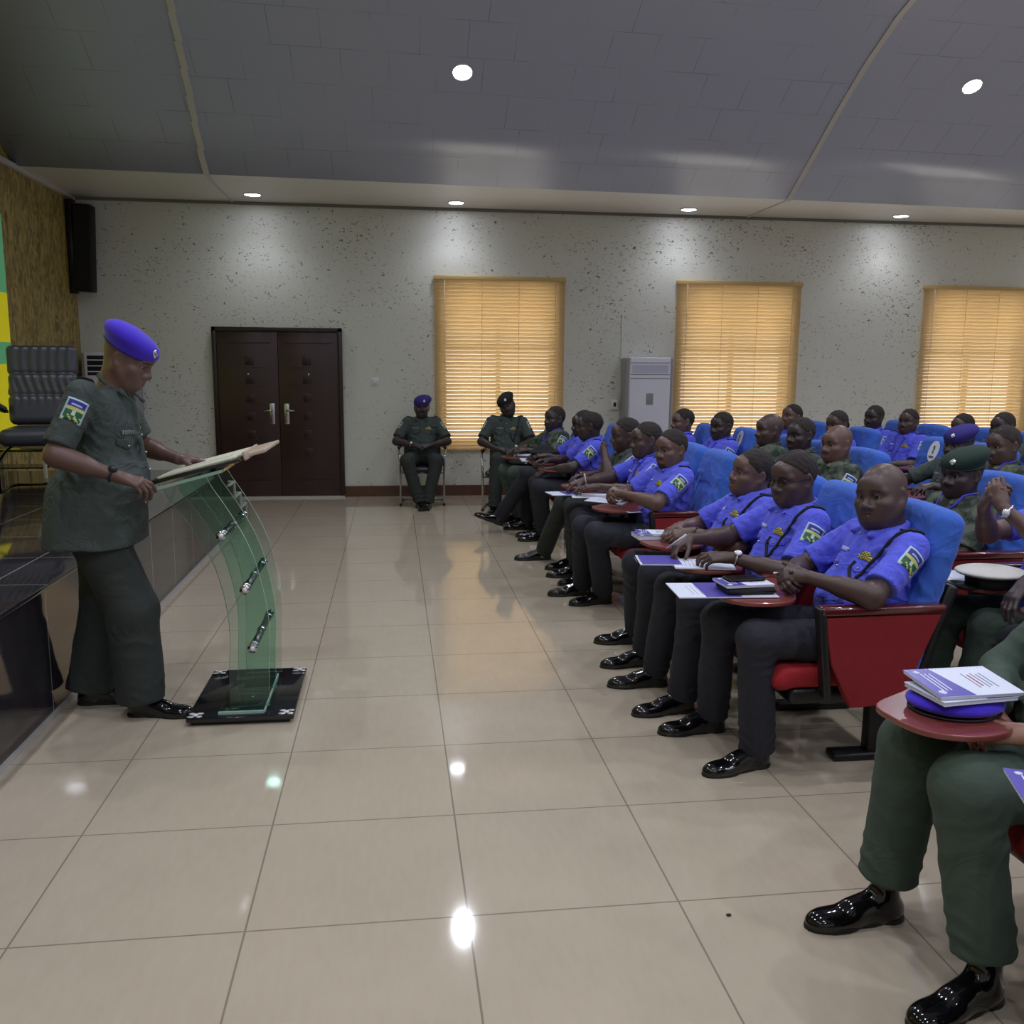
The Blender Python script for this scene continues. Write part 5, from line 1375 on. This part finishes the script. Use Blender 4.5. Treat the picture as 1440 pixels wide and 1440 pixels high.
# ------------------------------------------------------------------ papers, books, caps, pens
M_VIO = mat('violet_cover', srgb(78, 70, 168), .35); M_VIOD = mat('deep_violet_cover', srgb(48, 40, 130), .4)
def booklet(label, x, y, z, rz, w=.21, h=.15, t_=.014, spiral=True, tilt=0, n=1, cat='booklet', red=True, group='violet and white course booklets', name='booklet', flip=1):
    """w along local x (spine edge), cover: violet band on one end, white rest with printed lines"""
    t = thing(name, label, cat, (x, y, z), math.radians(rz), group)
    t.rotation_euler = (math.radians(tilt), 0, math.radians(rz))
    MB().box((w, h, t_-.003), (0, 0, (t_-.003)/2), M_PAPER).build('pages', t)
    mb = MB().box((w+.004, h+.004, .0022), (0, 0, t_-.0012), M_PAPER)
    b0 = -flip*w*.5
    mb.prism([(b0-flip*.002, -h/2-.001), (b0+flip*w*.30, -h/2-.001), (b0+flip*w*.42, h/2+.001), (b0-flip*.002, h/2+.001)], 'z', t_-.0002, t_+.0006, M_VIO)
    mb.build('cover', t)
    mb = MB()
    for k in range(3): mb.box((.004, h*.62, .0005), (b0+flip*(.028+.012*k), 0, t_+.0010), M_PAPER)
    mb.cyl((b0+flip*.020, h*.36, t_), (b0+flip*.020, h*.36, t_+.0012), .011, M_PAPER, seg=16); mb.cyl((b0+flip*.024, -h*.38, t_), (b0+flip*.024, -h*.38, t_+.0012), .009, M_PAPER, seg=16)
    for k in range(5): mb.box((.0030 if k != 1 else .0045, h*(.52-.1*(k % 2)), .0005), (flip*w*(.10+.055*k), 0, t_+.0003), (M_RINK if red and k == 1 else M_INK))
    mb.build('cover_print', t)
    if spiral:
        mb = MB()
        for k in range(22): mb.tube([( -w/2+.008+k*(w-.016)/21, -h/2+.006, t_+.001), (-w/2+.008+k*(w-.016)/21, -h/2-.005, t_*.5), (-w/2+.008+k*(w-.016)/21, -h/2+.006, -.0005)], .0011, WHITE(), seg=5)
        mb.build('spiral_binding', t)
    return t
def papers(label, x, y, z, rz, w=.30, h=.21, th=.004, vio=None, name='loose_paper', tilt=0):
    t = thing(name, label, 'paper', (x, y, z), 0, 'papers on the writing tablets'); t.rotation_euler = (0, math.radians(tilt), math.radians(rz))
    MB().box((w, h, th), (0, 0, th/2), M_PAPER).build('page', t)
    if vio:
        MB().box((vio[1]-vio[0], h*.98, .0012), ((vio[0]+vio[1])/2, 0, th+.0006), M_VIO).build('violet_cover', t)
    mb = MB()
    for k in range(7): mb.box((.002, h*.6, .0003), (w*.10+.016*k*0+(k-1)*.018, 0, th+.0002), M_INK)
    mb.build('printed_lines', t)
    return t
def pen(label, p, q, m):
    p = Vector(p); q = Vector(q); t = thing('pen', label, 'pen', p)
    d_ = q-p
    MB().cyl((0, 0, 0), d_*.86, .0042, m, seg=10).build('barrel', t); MB().cyl(d_*.86, d_, .0040, SILVER(), r1=.0012, seg=10).build('tip', t)
TZ = .708
# the near corner tablet
c = thing('folded_beret', 'bright blue felt beret lying under the spiral booklet in the lower right corner', 'beret', (1.475, 2.14, TZ))
v, q = sdf_mesh([ell((0, 0, .024), (.128, .108, .029), k=.01), ell((.02, .01, .030), (.09, .08, .016), k=.02)], .005, disp=cloth_noise(5, .002, 30), smooth=2)
link('crown', np_mesh('crown', [(v, q, 0)], [mat('royal_blue_felt', srgb(62, 34, 200), .9, bump=.3, bscale=300, var=.08, sheen=.2)]), c)
MB().tube([(.118*math.cos(a_), .098*math.sin(a_), .0035) for a_ in np.linspace(0, 2*PI, 40)[:-1]], .0032, mat('black_leather_band', srgb(20, 18, 30), .5), seg=8, closed=True).build('leather_band', c)
booklet('thick stack of white pages under the spiral booklet on the blue beret', 1.475, 2.12, TZ+.050, 186, .22, .155, .012, spiral=False, red=False)
booklet('spiral bound booklet with violet band and red title on the blue beret', 1.485, 2.13, TZ+.0710, 182, .235, .165, .009, tilt=-5, flip=-1)
booklet('violet booklet cut off by the right edge of the picture', 1.445, 1.66, .70, 158, .24, .17, .008, spiral=False, flip=-1)
# bald officer's tablet
papers('white folder with a violet cover strip on the tablet before the bald officer', 1.31, 3.45, TZ+.001, 176, .40, .24, .004, vio=(-.05, .09))
c = thing('notebook_case', 'black zipped case under the spiral notebook before the bald officer', 'case', (1.40, 3.42, TZ+.006)); MB().box((.20, .15, .028), (0, 0, .014), BLACKC(), bevel=.012, seg=3).build('case_body', c)
MB().tube([(-.10, -.075, .014), (.10, -.075, .014)], .002, M_CHROMED).build('zip', c)
booklet('spiral notebook with violet corner on the black case', 1.39, 3.42, TZ+.036, 184, .20, .14, .010, red=False, flip=-1)
c = thing('phone', 'black telephone lying on the spiral notebook before the bald officer', 'phone', (1.40, 3.44, TZ+.048), math.radians(95)); MB().box((.075, .16, .010), (0, 0, .005), BLACKC(), bevel=.005).build('case', c); MB().box((.068, .15, .001), (0, 0, .0105), mat('dark_screen_glass', srgb(12, 14, 18), .08)).build('screen', c)
pen('white pen between the fingers of the bald officer', (1.51, 3.40, .79), (1.56, 3.46, .775), WHITE())
# glasses officer's tablet
papers('open white notebook page under the hand with the silver watch', 1.40, 3.93, TZ+.001, 168, .27, .20, .006)
papers('violet and white folder at the front of the tablet of the officer in glasses', 1.22, 4.02, TZ+.004, 172, .20, .20, .005, vio=(-.09, .09))
pen('white pen in the writing hand of the officer in glasses', (1.345, 4.02, .835), (1.27, 4.09, .752), WHITE())
# bracelet officer's tablet
booklet('violet and white booklet stack before the officer with the bead bracelet', 1.36, 4.62, TZ+.0, 182, .19, .14, .022, spiral=False, red=False, flip=-1)
booklet('thin violet booklet on top of the stack before the bracelet officer', 1.365, 4.625, TZ+.0235, 170, .18, .13, .006, spiral=False, red=False, flip=-1)
# second block
papers('white papers under the writing hand of the officer in the second block', 1.36, 6.18, TZ+.001, 172, .26, .20, .004)
papers('fanned loose white papers beside the clasped hands', 1.42, 5.92, TZ+.003, 150, .26, .19, .004, tilt=-2)
papers('violet edged folder jutting over the knees of the writing officer', 1.20, 6.28, TZ+.006, 188, .24, .18, .005, vio=(-.10, .02))
pen('white pen held by the writing officer in the second block', (1.33, 6.24, .86), (1.36, 6.30, .755), WHITE())
c = thing('name_card', 'small white card hanging at the belt of the officer with clasped hands', 'card', (1.50, 5.52, .70), math.radians(10)); MB().box((.09, .05, .002), (0, 0, 0), WHITE()).build('card_face', c); MB().box((.06, .02, .001), (0, 0, .0015), M_VIO).build('print', c)
c = thing('phone', 'small dark phone lying on the tablet before the man with hand on chin', 'phone', (1.42, 6.95, TZ), math.radians(20)); MB().box((.075, .15, .012), (0, 0, .006), BLACKC(), bevel=.005).build('case', c); MB().box((.06, .05, .001), (0, .03, .0125), WHITE()).build('screen', c)
# third block: cap and papers
papers('stack of white papers beneath the round black cap', 1.38, 8.62, TZ+.001, 178, .34, .24, .012)
papers('white paper on the tablet of the man in camouflage', 1.36, 9.12, TZ+.001, 170, .30, .20, .008)
c = thing('peaked_cap', 'round black cap lying on papers before the officer in blue', 'cap', (1.42, 8.55, TZ+.014))
v, q = sdf_mesh([ell((0, 0, .075), (.135, .125, .030), k=.02), cap((0, 0, .02), (0, 0, .06), .085, .095, k=.03, clip=[((0, 0, 0), (0, 0, -1))])], .007, smooth=1); link('crown', np_mesh('crown', [(v, q, 0)], [mat('black_felt', srgb(24, 28, 30), .9)]), c)
MB().tube([(.093*math.cos(a_), .093*math.sin(a_), .03) for a_ in np.linspace(0, 2*PI, 33)[:-1]], .006, M_BLK, closed=True).build('band', c)
v, q = sdf_mesh([ell((-.11, 0, .015), (.055, .075, .008), k=.01)], .004, smooth=1); link('visor', np_mesh('visor', [(v, q, 0)], [SHOE()]), c)
# white cap in the second row
c = thing('peaked_cap', 'white topped peaked cap on the tablet at the right edge of the picture', 'cap', (2.47, 3.42, TZ))
v, q = sdf_mesh([ell((0, 0, .062), (.145, .130, .022), k=.02)], .006, smooth=1); link('crown', np_mesh('crown', [(v, q, 0)], [mat('white_cap_cloth', srgb(205, 203, 196), .7)]), c)
MB().cyl((0, 0, .005), (0, 0, .055), .095, BLACKC(), r1=.10).build('band', c)
v, q = sdf_mesh([ell((-.12, 0, .010), (.055, .075, .008), k=.01)], .004, smooth=1); link('visor', np_mesh('visor', [(v, q, 0)], [SHOE()]), c)
papers('white sheets sticking out under the white topped cap', 2.40, 3.60, TZ+.001, 170, .30, .20, .006)
papers('white papers on the tablet beside the empty knees in the second row', 2.44, 7.85, TZ+.001, 176, .28, .20, .008)
papers('white paper on the second row tablet near the air conditioner', 2.44, 8.46, TZ+.001, 170, .26, .19, .006)
# small dark speck of litter on the floor
tag(MB().ball((.965, 2.36, .004), .007, mat('dark_litter', srgb(60, 50, 40), .8), scale=(1.3, .8, .6), sub=1).build('bottle_cap'), 'tiny dark speck of litter on the floor tile in the foreground', 'litter')
